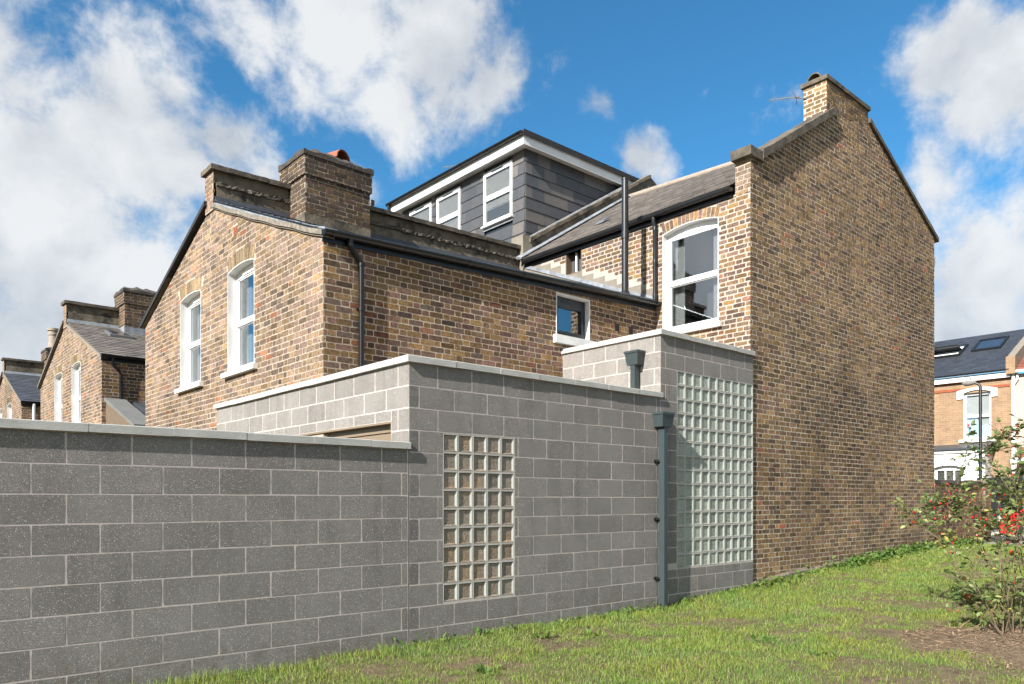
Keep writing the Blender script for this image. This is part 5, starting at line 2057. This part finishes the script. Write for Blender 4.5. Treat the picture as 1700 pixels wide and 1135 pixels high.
# dry clippings on the mulch and scraps on the lawn
pts = []
mbl = MB()
for i in range(3600):
    if i < 2900:
        a, r = rgw.uniform(0, 6.283), 1.35 * math.sqrt(rgw.random())
        x, y = 9.0 + r * math.cos(a) * 1.05, 2.1 + r * math.sin(a)
    else:
        x, y = rgw.uniform(3, 17), rgw.uniform(0.5, 6.3)
    z = float(ground_at(np.array([x]), np.array([y]))[0]) + rgw.uniform(.002, .014)
    L = rgw.uniform(.01, .045) if rgw.random() < .88 else rgw.uniform(.05, .12)
    a = rgw.uniform(0, 6.283)
    w_ = rgw.uniform(.0015, .004) if rgw.random() < .8 else rgw.uniform(.006, .012)
    dx, dy, t_ = math.cos(a) * L / 2, math.sin(a) * L / 2, rgw.uniform(-.25, .25) * L
    sx, sy = -math.sin(a) * w_, math.cos(a) * w_
    mbl.poly([(x - dx - sx, y - dy - sy, z), (x + dx - sx, y + dy - sy, z + t_), (x + dx + sx, y + dy + sy, z + t_ + .004), (x - dx + sx, y - dy + sy, z + .003)])
li = mbl.build('dry_litter', M['litter'], recalc=False)
tag(li, 'dry stalks and leaf litter strewn under the rose bush', 'litter', kind='stuff')

# ---------------------------------------------------------------- rose bush with red hips
M['cane'] = plain('rose_cane', (0.17, 0.115, 0.06), 0.7, 0.4, 12, isl=0.3)
M['rose_leaf'] = grass_mat('rose_leaf', [(0.0, (0.085, 0.125, 0.042)), (0.45, (0.145, 0.195, 0.065)), (0.75, (0.22, 0.27, 0.10)), (0.92, (0.36, 0.38, 0.19)), (1.0, (0.42, 0.36, 0.08))], 0.35)
M['hip'] = plain('rose_hip', (0.62, 0.012, 0.014), 0.25, 0.2, 30)


def at(px, py, t):
    r, u = (px - CXP) / FPX, (YHP - py) / FPX
    return Vector((CT + r * ST, ST - r * CT, u)) * t + Vector((0, 0, EYE))


bush = thing('rose_bush', 'straggly rose bush with red hips growing from bare mulch', 'bush', (9.4, 2.62, 0.05))
rb = random.Random(17)
leaf_recs, hip_recs = [], []
leafmb = MB()
ends = [(1490, 832, 9.6), (1512, 850, 9.3), (1548, 815, 9.5), (1575, 800, 9.0), (1600, 812, 9.2), (1572, 880, 9.0), (1602, 905, 8.6), (1612, 708, 9.3), (1650, 728, 8.9), (1690, 752, 8.6),
        (1705, 700, 9.0), (1632, 800, 9.3), (1668, 828, 8.7), (1722, 790, 8.4), (1742, 730, 8.8), (1600, 960, 8.2), (1578, 985, 8.4), (1632, 1002, 8.2), (1660, 940, 8.0), (1692, 900, 8.0),
        (1722, 880, 8.2), (1750, 950, 8.0), (1640, 870, 8.6), (1606, 1005, 8.5), (1686, 985, 8.1), (1735, 1005, 8.0), (1650, 768, 8.6), (1680, 790, 8.8), (1715, 830, 8.6), (1622, 835, 8.8),
        (1775, 800, 8.3), (1790, 860, 8.2), (1665, 720, 9.1), (1695, 815, 8.3), (1590, 845, 9.1), (1560, 835, 9.3),
        (1680, 705, 8.8), (1660, 745, 8.9), (1696, 735, 8.7), (1676, 770, 8.5), (1702, 790, 8.6), (1645, 790, 9.0), (1625, 820, 8.9), (1690, 842, 8.3), (1665, 860, 8.4), (1712, 755, 8.9)]


def add_leaf(p, d):
    leaf_recs.append((Vector(p), Vector(d)))


def spray(p0, d, L, nleaf, hips):
    """a twig with paired leaflets, sometimes ending in hips"""
    p0 = Vector(p0)
    path = [p0 + d * L * k / 4 + Vector((0, 0, -0.25 * L * (k / 4) ** 2)) for k in range(5)]
    tw_.tube(path, 0.0022, 5, rs=[.003, .0027, .0024, .002, .0015])
    for i in range(nleaf):
        k = 0.25 + 0.75 * i / max(1, nleaf - 1)
        q = p0 + d * L * k + Vector((0, 0, -0.25 * L * k * k))
        for s_ in (-1, 1):
            if rb.random() < .12:
                continue
            side = d.cross(Z3).normalized() * s_
            add_leaf(q, (side * .9 + d * .55 + Vector((rb.uniform(-.4, .4), rb.uniform(-.4, .4), rb.uniform(-.5, .35)))).normalized())
    add_leaf(path[-1], d)
    for _ in range(hips):
        hip_recs.append(path[-1] + Vector((rb.gauss(0, .03), rb.gauss(0, .03), rb.gauss(-.01, .03))))


done = []
for i, (px, py, t) in enumerate(ends):
    e = at(px, py, t)
    b = Vector((9.4 + rb.gauss(0, .14), 2.62 + rb.gauss(0, .12), 0.04))
    if px > 1700:
        b += Vector((0.35, -0.2, 0))
    if i % 3 and done:
        par = min(done, key=lambda c_: min((q - e).length for q in c_[6:]))
        b = par[rb.randrange(4, 8)]
    mid = b.lerp(e, 0.55) + Vector((rb.gauss(0, .06), rb.gauss(0, .06), (0.28 if i % 3 == 0 else .16) * (e - b).length * (0.5 if e.z > 1.2 else .35)))
    path = []
    for k in range(13):
        s_ = k / 12
        path.append(b * (1 - s_) ** 2 + mid * 2 * s_ * (1 - s_) + e * s_ * s_ + Vector((rb.gauss(0, .012), rb.gauss(0, .012), rb.gauss(0, .008))))
    done.append(path)
    tw_ = MB()
    tw_.tube(path, .006, 6, rs=[0.007 - 0.005 * k / 12 for k in range(13)])
    for k in range(2 if i % 3 else 4, 13):
        p = path[k]
        dirc = (path[k] - path[k - 1]).normalized()
        for _ in range(rb.choice((0, 1, 1, 2, 2) if py < 870 else (0, 1, 1, 2))):
            d = (dirc * .5 + Vector((rb.gauss(0, .6), rb.gauss(0, .6), rb.gauss(.15, .45)))).normalized()
            hp = rb.choice((0, 0, 0, 0, 2, 4)) if py > 790 else rb.choice((0, 0, 0, 0, 0, 2))
            spray(p, d, rb.uniform(.07, .2), rb.choice((1, 2, 2, 3)), hp)
    tw_.build('cane', M['cane'], bush, smooth=True, recalc=False)
# dead sticks and a bent root at the base
for (a, c) in (((1640, 1048, 8.55), (1659, 985, 8.4)), ((1672, 1052, 8.4), (1660, 1000, 8.35)), ((1585, 1052, 8.5), (1612, 1028, 8.6))):
    sm_ = MB()
    A_, C__ = at(*a), at(*c)
    sm_.tube([A_, A_.lerp(C__, .5) + Vector((.01, 0, .02)), C__], .008, 6, rs=[.01, .008, .005])
    sm_.build('dead_stick', M['litter'], bush)


def leaf_mesh(seed):
    g = random.Random(seed)
    mb = MB()
    c = g.uniform(.05, .16)
    w_ = g.uniform(.24, .34)
    V = [(0, 0, 0), (.3, w_ * .85, c * .6), (.62, w_, c * .5), (1, 0, -c), (.62, -w_, c * .5), (.3, -w_ * .85, c * .6), (.45, 0, 0)]
    mb.v = V
    mb.f = [(0, 6, 1), (1, 6, 2), (2, 6, 3), (3, 6, 4), (4, 6, 5), (5, 6, 0)]
    mb.m = [0] * 6
    return mb


lm_ = [leaf_mesh(k) for k in range(5)]
lmesh = [m.mesh('leaf', M['rose_leaf'], recalc=False) for m in lm_]


def leaf_frame(d):
    s_ = d.cross(Vector((rb.gauss(0, .5), rb.gauss(0, .5), 1))).normalized()
    n_ = d.cross(s_) * -1
    return Matrix((d, s_, n_)).transposed()


leaf_recs.sort(key=lambda q: project(q[0])[2] if project(q[0])[0] < 1700 else 99)
restv = MB()
for i, (p, d) in enumerate(leaf_recs):
    L = rb.uniform(.045, .085)
    F_ = leaf_frame(d)
    if i < 300:
        o = bpy.data.objects.new('leaf', lmesh[i % 5])
        COL.objects.link(o)
        attach(o, bush)
        o.matrix_basis = Matrix.Translation(p) @ F_.to_4x4() @ Matrix.Scale(L, 4)
    else:
        k = len(restv.v)
        m = lm_[i % 5]
        restv.v.extend([tuple(p + F_ @ (Vector(v) * L)) for v in m.v])
        restv.f.extend([tuple(k + j for j in f) for f in m.f])
        restv.m.extend(m.m)
restv.build('foliage', M['rose_leaf'], bush, recalc=False, kind='stuff')
hm = MB()
prof = [(-.013, .003), (-.010, .010), (-.002, .0135), (.006, .012), (.012, .006), (.015, .004)]
hm.tube([(0, 0, a) for a, b in prof], .01, 8, rs=[b for a, b in prof])
hme = hm.mesh('rose_hip', M['hip'], smooth=True)
for p in hip_recs[::max(1, len(hip_recs) // 125)]:
    o = bpy.data.objects.new('rose_hip', hme)
    COL.objects.link(o)
    attach(o, bush)
    o.location = p
    o.rotation_euler = (rb.uniform(-.8, .8) + math.pi, rb.uniform(-.8, .8), 0)
    s_ = rb.uniform(.7, 1.15)
    o.scale = (s_, s_, s_)

# ---------------------------------------------------------------- garden wall beyond the house
gwl = thing('garden_wall', 'low crumbling brick garden wall with end pier beyond the gable', 'wall', (19.8, yF, .3))
mb = MB()
mb.box(xf + .01, 21.25, yF + .001, yF + .22, 0.1, 1.86)
gw = mb.build('wall_core', M['mortar_flank'], gwl)
brickwork(gwl, gw, FL, [(xf + .01, .2), (21.25, .2), (21.25, 1.86), (xf + .01, 1.90)], [], M['brick_flank'], .013, .03, 91, lambda x, y: y < 890, .014, None, .0045)
rough(((xf + .02, yF - .01, 1.86), (3.2, 0, .0), (0, .25, 0), (0, 0, .09), 40, 3, 1), 'wall_top', M['old_coping'], gwl, .035, 5, 3)
PR = Wall((0, yF - .06, 0), (1, 0, 0))
pm = MB()
pm.box(21.2505, 21.6995, yF - .0595, yF + .37, .1, 1.9)
pp = pm.build('pier', M['mortar_stack'], gwl)
brickwork(gwl, pp, PR, [(21.25, .25), (21.70, .25), (21.70, 1.9), (21.25, 1.9)], [], M['brick_flank'], .013, .03, 92, lambda x, y: y < 880, .006)
brickwork(gwl, pp, Wall((21.25, yF + .378, 0), (0, -1, 0)), [(0, .25), (.44, .25), (.44, 1.9), (0, 1.9)], [], M['brick_stack'], .013, .03, 93, lambda x, y: False, .006)
rough(rbox(21.21, 21.74, yF - .10, yF + .42, 1.9, 1.99, .12), 'pier_cap', M['cement'], gwl, .01, 6, 6)
finish_bricks(house, 300)
finish_bricks(house2, 300)
finish_bricks(nx, 300)
finish_bricks(nx3, 60)
finish_bricks(gwl, 120)


# ---------------------------------------------------------------- across the street
def facade_mat(name, c1, c2, mort):
    m, nt, b = new_mat(name)
    p = pos(nt)
    sp = nd(nt, 'ShaderNodeSeparateXYZ')
    lk(nt, p, sp.inputs[0])
    cb_ = nd(nt, 'ShaderNodeCombineXYZ')
    lk(nt, sp.outputs[1], cb_.inputs[0])
    lk(nt, sp.outputs[2], cb_.inputs[1])
    br = nd(nt, 'ShaderNodeTexBrick')
    lk(nt, cb_.outputs[0], br.inputs['Vector'])
    br.inputs['Color1'].default_value = (*c1, 1)
    br.inputs['Color2'].default_value = (*c2, 1)
    br.inputs['Mortar'].default_value = (*mort, 1)
    br.inputs['Scale'].default_value = 1
    br.inputs['Mortar Size'].default_value = .006
    br.inputs['Brick Width'].default_value = .23
    br.inputs['Row Height'].default_value = .076
    c = mixc(nt, 1.0, br.outputs[0], ramp(nt, noisen(nt, p, 2.5, 5, .7), [(.3, .8), (.7, 1.15)]), 'MULTIPLY')
    c = mixc(nt, ramp(nt, noisen(nt, p, 11, 4, .7), [(.58, 0.0), (.72, .45)]), c, (.21, .085, .045))
    lk(nt, c, b.inputs['Base Color'])
    b.inputs['Roughness'].default_value = .9
    bump(nt, b, br.outputs['Fac'], -.4, .01)
    return m


M['far_brick'] = facade_mat('far_brick', (.30, .19, .105), (.24, .145, .08), (.30, .235, .165))
M['cream'] = plain('cream_render', (.60, .52, .43), .9, .08, 3, .2, 40)
M['red_brick'] = plain('red_band', (.42, .11, .045), .9, .2, 9)
M['slate_far'] = plain('slate_far', (.055, .062, .078), .5, .15, 3, isl=.16)
M['red_tile'] = plain('red_tile', (.27, .09, .055), .85, .25, 6, isl=.25)
opp = thing('brick_house', 'yellow brick house across the street with white bay and blue slate roof', 'house', (35, 11.5, .3))
XO = 33.5
O = Wall((XO, 16.0, 0), (0, -1, 0))            # u = 16 - Y
uy = lambda y: 16.0 - y
ow = (uy(10.8), uy(9.846), 3.90, 5.74)
mb = MB()
sheet(mb, O, [(0, .3), (uy(9.13), .3), (uy(9.13), 6.35), (0, 6.35)], [(ow[0], ow[1], ow[2], ow[3])], 0)
wl = mb.build('wall', M['far_brick'], opp, recalc=False)
bd_ = MB()
bd_.wbox(O, 0, uy(9.20), 5.86, 5.95, 0, .03)
bd_.wbox(O, 0, uy(9.20), 6.16, 6.20, 0, .03)
bd_.build('brick_band', M['red_brick'], opp)
ev = MB()
ev.wbox(O, 0, uy(9.16), 6.20, 6.42, .001, .16)
ev.build('eaves_board', M['white'], opp)
gutter(opp, (XO - .25, 16, 6.50), (XO - .25, 9.16, 6.50), M['grey_plastic'], .065, 1.2)
slates((XO - .22, 16, 6.46), (XO - .22, 9.22, 6.46), (37.5, 16, 8.75), (37.5, 9.22, 8.75), .23, .3, M['slate_far'], opp, 'slates', 51, .008)
wn_ = sash(opp, O, ow[0], ow[1], ow[2], ow[3], .10, .10, None, 'white sash window under a white stone lintel', mid=.5, sill_ext=.16, sill_h=.12, vent=False)
bl_ = MB()
bl_.poly([O.p(ow[0], ow[2], -.2), O.p(ow[1], ow[2], -.2), O.p(ow[1], ow[3] + .1, -.2), O.p(ow[0], ow[3] + .1, -.2)])
bl_.build('blind', M['white'], wn_, recalc=False)
lt_ = MB()
arcI = arc_pts(ow[0] - .02, ow[1] + .02, ow[3] - .01, .11, 10)
arcO = arc_pts(ow[0] - .24, ow[1] + .24, ow[3] + .10, .11, 10)
lp = [(ow[0] - .24, ow[3] - .22), (ow[0] - .02, ow[3] - .22)] + arcI + [(ow[1] + .02, ow[3] - .22), (ow[1] + .24, ow[3] - .22)] + arcO[::-1]
for i in range(10):
    lt_.prism([O.p(*arcI[i], 0), O.p(*arcI[i + 1], 0), O.p(*arcO[i + 1], 0), O.p(*arcO[i], 0)], O.n * .06)
for s_ in (0, 1):
    a_, b_ = ((ow[0] - .24, ow[0] - .02) if s_ == 0 else (ow[1] + .02, ow[1] + .24))
    lt_.wbox(O, a_, b_, ow[3] - .22, ow[3] + (.10 if s_ == 0 else .10), 0, .0595)
lt_.build('lintel', M['white'], wn_)
# white bay
by0, by1, bd = uy(14.2), uy(9.80), 0.85
bay = MB()
bz = (.3, 3.45)
bw_ = (uy(11.60), uy(10.58), 1.5, 2.85)
Bf = Wall((XO - bd, 16, 0), (0, -1, 0))
sheet(bay, Bf, [(by0, bz[0]), (by1, bz[0]), (by1, bz[1]), (by0, bz[1])], [bw_], 0)
for u_ in (by0, by1):
    bay.poly([O.p(u_, bz[0], bd), O.p(u_, bz[1], bd), O.p(u_, bz[1], 0), O.p(u_, bz[0], 0)])
bo = bay.build('bay', M['white'], opp, recalc=False)
bo['label'] = 'white painted ground floor bay with arched window'
cn = MB()
cn.wbox(Bf, by0 - .06, by1 + .06, 3.33, 3.45, 0, .07)
cn.wbox(Bf, by0, by1, 3.12, 3.17, 0, .04)
for k in range(30):
    u_ = by0 + (by1 - by0) * (k + .5) / 30
    cn.wbox(Bf, u_ - .035, u_ + .035, 3.06, 3.11, 0, .035)
cn.build('cornice', M['white'], bo)
ro_ = MB()
ro_.hexa([O.p(by0 - .15, 3.45, bd + .15), O.p(by1 + .15, 3.45, bd + .15), O.p(by1 + .15, 3.45, .001), O.p(by0 - .15, 3.45, .001),
          O.p(by0 - .15, 3.53, bd + .15), O.p(by1 + .15, 3.53, bd + .15), O.p(by1 + .15, 3.72, .001), O.p(by0 - .15, 3.72, .001)])
ro_.build('bay_roof', M['lead_dark'], bo)
bwn = sash(bo, Bf, bw_[0], bw_[1], bw_[2], bw_[3] - .10, .10, .12, None, mid=.02, sill_ext=.05, sill_h=.1, vent=False)
mu = MB()
for k in (1, 2):
    u_ = bw_[0] + (bw_[1] - bw_[0]) * (k / 3 + (.04 if k == 1 else 0.02))
    mu.wbox(Bf, u_ - .025, u_ + .025, bw_[2], bw_[3] - .1, -.18, -.11)
mu.build('mullion', M['upvc'], bwn)
sh = MB()
k = bw_[2]
while k < bw_[3]:
    sh.wbox(Bf, bw_[0], bw_[1], k, k + .07, -.24, -.21)
    k += .085
sh.build('blind', M['paving'], bwn)
hd = MB()
aI = arc_pts(bw_[0] - .03, bw_[1] + .03, bw_[3] - .10, .11, 10)
aO = arc_pts(bw_[0] - .14, bw_[1] + .14, bw_[3] - .02, .12, 10)
for i in range(10):
    hd.prism([Bf.p(*aI[i], 0), Bf.p(*aI[i + 1], 0), Bf.p(*aO[i + 1], 0), Bf.p(*aO[i], 0)], Bf.n * .05)
hd.build('hood_mould', M['white'], bwn)
for u_ in (uy(11.82), uy(10.36), uy(9.92)):
    pl = MB()
    pl.wbox(Bf, u_ - .1, u_ + .1, .6, 2.05, 0, .05)
    pl.wbox(Bf, u_ - .14, u_ + .14, 2.05, 2.12, 0, .09)
    pl.wbox(Bf, u_ - .12, u_ + .12, 2.12, 2.28, 0, .07)
    pl.wbox(Bf, u_ - .14, u_ + .14, 2.28, 2.34, 0, .10)
    pl.wbox(Bf, u_ - .08, u_ + .08, 2.34, 3.0, 0, .03)
    pl.build('pilaster', M['white'], bo)
# skylights
nrm_ = Vector((-(8.75 - 6.46), 0, 37.5 - XO + .22)).normalized()
RZ = lambda x: 6.46 + (x - XO + .22) * (8.75 - 6.46) / (37.5 - XO + .22)
for n_, (xa, xb, ya, yb) in enumerate(((35.35, 36.45, 11.55, 12.75), (35.6, 36.75, 10.1, 11.2))):
    sk = MB()
    c4 = [Vector((xa, yb, RZ(xa))), Vector((xa, ya, RZ(xa))), Vector((xb, ya, RZ(xb))), Vector((xb, yb, RZ(xb)))]
    cI = [p.lerp((c4[0] + c4[2]) / 2, .14) for p in c4]
    for i in range(4):
        j = (i + 1) % 4
        sk.hexa([c4[i], c4[j], cI[j], cI[i], c4[i] + nrm_ * .09, c4[j] + nrm_ * .09, cI[j] + nrm_ * .09, cI[i] + nrm_ * .09])
    so3 = sk.build('skylight', M['grey_plastic'], opp)
    so3['label'] = ('tilted open skylight' if n_ == 0 else 'closed skylight') + ' in the blue slate roof'
    pn = MB()
    if n_ == 1:
        pn.poly([p + nrm_ * .06 for p in cI])
        pn.build('pane', M['glass'], so3, recalc=False)
        bk = MB()
        bk.poly([p + nrm_ * .02 for p in cI])
        bk.build('room', M['interior'], so3, recalc=False)
    else:
        bk = MB()
        bk.poly([p + nrm_ * .02 for p in cI])
        bk.build('room', M['white'], so3, recalc=False)
        mid_a, mid_b = (cI[0] + cI[3]) / 2, (cI[1] + cI[2]) / 2
        up_ = (cI[3] - cI[0]).normalized()
        half = (cI[3] - cI[0]).length / 2
        tl = (up_ * .75 - nrm_ * .66)
        q4 = [mid_a - tl * half, mid_b - tl * half, mid_b + tl * half, mid_a + tl * half]
        sf_ = MB()
        sf_.hexa([p + nrm_ * .05 for p in q4] + [p + nrm_ * .10 for p in q4])
        sf_.build('skylight_sash', M['grey_plastic'], so3)

crm = thing('rendered_house', 'cream rendered house with red tiled roof at the right edge', 'house', (35, 6, .3))
mb = MB()
Oc = Wall((XO - .02, 9.11, 0), (0, -1, 0))
cw_ = (1.0, 2.2, 3.6, 5.4)
sheet(mb, Oc, [(0, .3), (6, .3), (6, 6.3), (0, 6.3)], [cw_], 0)
mb.build('wall', M['cream'], crm, recalc=False)
sash(crm, Oc, *cw_, .0, .1, None, vent=False)
slates((XO - .2, 9.0, 6.42), (XO - .2, 3.1, 6.42), (37.5, 9.0, 8.9), (37.5, 3.1, 8.9), .28, .3, M['red_tile'], crm, 'tiles', 61)
pw = MB()
pw.prism([(XO - .25, 8.98, 6.46), (37.5, 8.98, 8.75), (37.5, 8.98, 9.12), (XO - .25, 8.98, 6.95)], (0, .26, 0))
pw.build('party_wall', M['pale_cement'], crm)
pk = MB()
pk.box(XO - .3, XO + .05, 8.95, 9.26, 6.3, 6.96)
pk.build('kneeler', M['far_brick'], crm)
ca = MB()
ca.box(37.0, 37.9, 8.7, 9.4, 8.6, 9.75)
ca.box(36.95, 37.95, 8.65, 9.45, 9.55, 9.68)
cao = ca.build('chimney_stack', M['red_brick'], crm)
chimney_pot(cao, 37.3, 9.0, 9.75, .5, .13, M['terracotta'])
dp = MB()
dp.tube([(XO - .1, 9.06, 6.35), (XO - .1, 9.06, .4)], .06, 10)
dp.tube([(XO - .1, 8.93, 6.35), (XO - .1, 8.93, 6.1), (XO - .1, 9.05, 5.9)], .045, 8)
dp.build('downpipe', M['white'], crm)
gb = MB()
gb.box(XO - .30, XO - .18, 3.1, 8.94, 6.33, 6.42)
gb.build('gutter', M['white'], crm)
pr_ = MB()
pr_.hexa([(XO - 1.0, 6.5, 3.0), (XO - .03, 6.5, 3.0), (XO - .03, 8.85, 3.0), (XO - 1.0, 8.85, 3.0), (XO - .9, 6.5, 3.06), (XO - .03, 6.5, 3.5), (XO - .03, 8.85, 3.5), (XO - .9, 8.85, 3.06)])
pr_.build('porch_roof', M['red_tile'], crm)
pf = MB()
pf.box(XO - 1.02, XO - .98, 6.45, 8.9, 2.85, 3.05)
pf.build('porch_fascia', M['white'], crm)

fen = thing('garden_fence', 'black board fence in front of the cream house', 'fence', (31.2, 8, .3))
for k in range(22):
    mb = MB()
    y = 9.55 - k * .152
    mb.box(31.2, 31.225, y - .072, y + .072, .35, 2.30 + .015 * math.sin(k * 2.1))
    mb.build('board', M['black_iron'], fen)
rl = MB()
for z in (.7, 1.9):
    rl.box(31.226, 31.28, 6.2, 9.62, z, z + .09)
rl.build('rail', M['black_iron'], fen)

lamp = thing('street_lamp', 'slim black street lamp post with pale grey lantern across the road', 'street lamp', (28.75, 8.76, .43))
lx, ly = 28.75, 8.76
mb = MB()
mb.tube([(lx, ly, .4), (lx, ly, 1.5), (lx, ly, 1.52), (lx, ly, 5.32), (lx - .0, ly + .06, 5.42), (lx - .02, ly + .2, 5.47)], .05, 12, rs=[.085, .085, .055, .048, .045, .04])
mb.build('post', M['black_iron'], lamp, smooth=True)
ln_ = MB()
prof = [(.12, .03), (.2, .07), (.34, .095), (.46, .09), (.54, .04)]
ln_.tube([(lx - .02, ly + a, 5.48) for a, b in prof], .1, 12, rs=[b for a, b in prof])
ln_.tube([(lx - .02, ly + .3, 5.58), (lx - .02, ly + .3, 5.66)], .025, 8)
ln_.build('lantern', M['paving'], lamp, smooth=True)

# ---------------------------------------------------------------- parked cars
def car(name, label, cx_, cy_, colr, z0):
    """hatchback pointing along +Y, parked parallel to the kerb"""
    th = thing(name, label, 'car', (cx_, cy_, z0), 'cars parked in the street')
    paint, nt, b = new_mat(name + '_paint')
    b.inputs['Base Color'].default_value = (*colr, 1)
    b.inputs['Roughness'].default_value = .3
    b.inputs['Coat Weight'].default_value = .7
    hw = .86
    prof = [(-2.02, .30), (-2.08, .55), (-2.02, .80), (-1.92, .93), (-.95, .97), (1.0, 1.0), (1.75, .90), (2.0, .74), (2.06, .5), (2.0, .28)]
    bdy = MB()
    secs = []
    for k, (s_, inset, dz) in enumerate(((-1, .10, -.02), (-1, .0, 0), (1, .0, 0), (1, .10, -.02))):
        pass
    xs_ = [(-hw, .9), (-hw + .05, 1.0), (hw - .05, 1.0), (hw, .9)]
    loops = []
    for x, sc in xs_:
        loops.append([(cx_ + x, cy_ + a * (.985 if sc < 1 else 1), z0 + .28 + (h - .28) * (sc if h > .5 else 1)) for a, h in prof])
    n_ = len(prof)
    for i in range(3):
        for j in range(n_):
            k = (j + 1) % n_
            bdy.poly([loops[i][j], loops[i][k], loops[i + 1][k], loops[i + 1][j]])
    bdy.poly(loops[0][::-1])
    bdy.poly(loops[3])
    body = bdy.build('body', paint, th)
    cab = MB()
    low = [(-1.9, .95), (1.15, .99)]
    top = [(-1.45, 1.43), (.25, 1.45)]
    A = [(cx_ - hw + .06, cy_ + low[0][0], z0 + low[0][1]), (cx_ + hw - .06, cy_ + low[0][0], z0 + low[0][1]), (cx_ + hw - .06, cy_ + low[1][0], z0 + low[1][1]), (cx_ - hw + .06, cy_ + low[1][0], z0 + low[1][1])]
    B = [(cx_ - hw + .2, cy_ + top[0][0], z0 + top[0][1]), (cx_ + hw - .2, cy_ + top[0][0], z0 + top[0][1]), (cx_ + hw - .2, cy_ + top[1][0], z0 + top[1][1]), (cx_ - hw + .2, cy_ + top[1][0], z0 + top[1][1])]
    cab.hexa(A + B)
    cab.hexa([Vector(p) + Vector((0, 0, -.01)) for p in B] + [Vector(p).lerp(sum((Vector(q) for q in B), Vector()) / 4, .12) + Vector((0, 0, .045)) for p in B])
    cab.build('roof', paint, th)
    for (i, j) in ((0, 1), (2, 3), (3, 0), (1, 2)):
        g = MB()
        a, b2, c, d = Vector(A[i]), Vector(A[j]), Vector(B[j]), Vector(B[i])
        ce = (a + b2 + c + d) / 4
        nn = (b2 - a).cross(c - b2).normalized()
        if nn.dot(ce - Vector((cx_, cy_, z0 + 1.1))) < 0:
            nn = -nn
        if (i, j) in ((3, 0), (1, 2)):
            for s0, s1 in ((.06, .34), (.37, .64), (.67, .93)):
                e = lambda s_, t_: a.lerp(b2, s_).lerp(d.lerp(c, s_), t_) + nn * .006
                g.poly([e(s0, .1), e(s1, .1), e(s1, .88), e(s0, .88)])
        else:
            e = lambda s_, t_: a.lerp(b2, s_).lerp(d.lerp(c, s_), t_) + nn * .006
            g.poly([e(.07, .08), e(.93, .08), e(.93, .9), e(.07, .9)])
        g.build('car_window', M['car_glass'], th, recalc=False)
    for sx in (-1, 1):
        for yy in (-1.3, 1.28):
            wh = MB()
            x_ = cx_ + sx * (hw - .09)
            wh.tube([(x_ - .1, cy_ + yy, z0 + .31), (x_ - .08, cy_ + yy, z0 + .31), (x_ + .08, cy_ + yy, z0 + .31), (x_ + .1, cy_ + yy, z0 + .31)], .31, 20, rs=[.28, .31, .31, .28])
            wo2 = wh.build('wheel', M['roofing_felt'], th, smooth=True)
            rm = MB()
            rm.tube([(x_ - .104, cy_ + yy, z0 + .31), (x_ + .104, cy_ + yy, z0 + .31)], .19, 16)
            rm.build('rim', M['galvanised'], wo2)
        hl_ = MB()
        hl_.box(cx_ + sx * .78 - .09, cx_ + sx * .78 + .09, cy_ + 1.93, cy_ + 2.03, z0 + .62, z0 + .76)
        hl_.build('headlight', M['upvc'], th)
        tl_ = MB()
        tl_.box(cx_ + sx * .80 - .07, cx_ + sx * .80 + .07, cy_ - 2.09, cy_ - 1.95, z0 + .68, z0 + .9)
        tl_.build('tail_light', M['hip'], th)
        mi_ = MB()
        mi_.box(cx_ + sx * .93 - .07, cx_ + sx * .93 + .07, cy_ + .72, cy_ + .80, z0 + .98, z0 + 1.1)
        mi_.build('wing_mirror', paint, th)
    return th


M['car_glass'] = plain('car_glass', (.012, .015, .018), .06, .05, 3)
car('parked_car', 'bright red car half hidden behind the rose bush', 24.25, 4.68, (.55, .012, .015), .306)
car('parked_car', 'dark blue car behind the brick garden wall', 24.25, 9.5, (.02, .045, .10), .306)
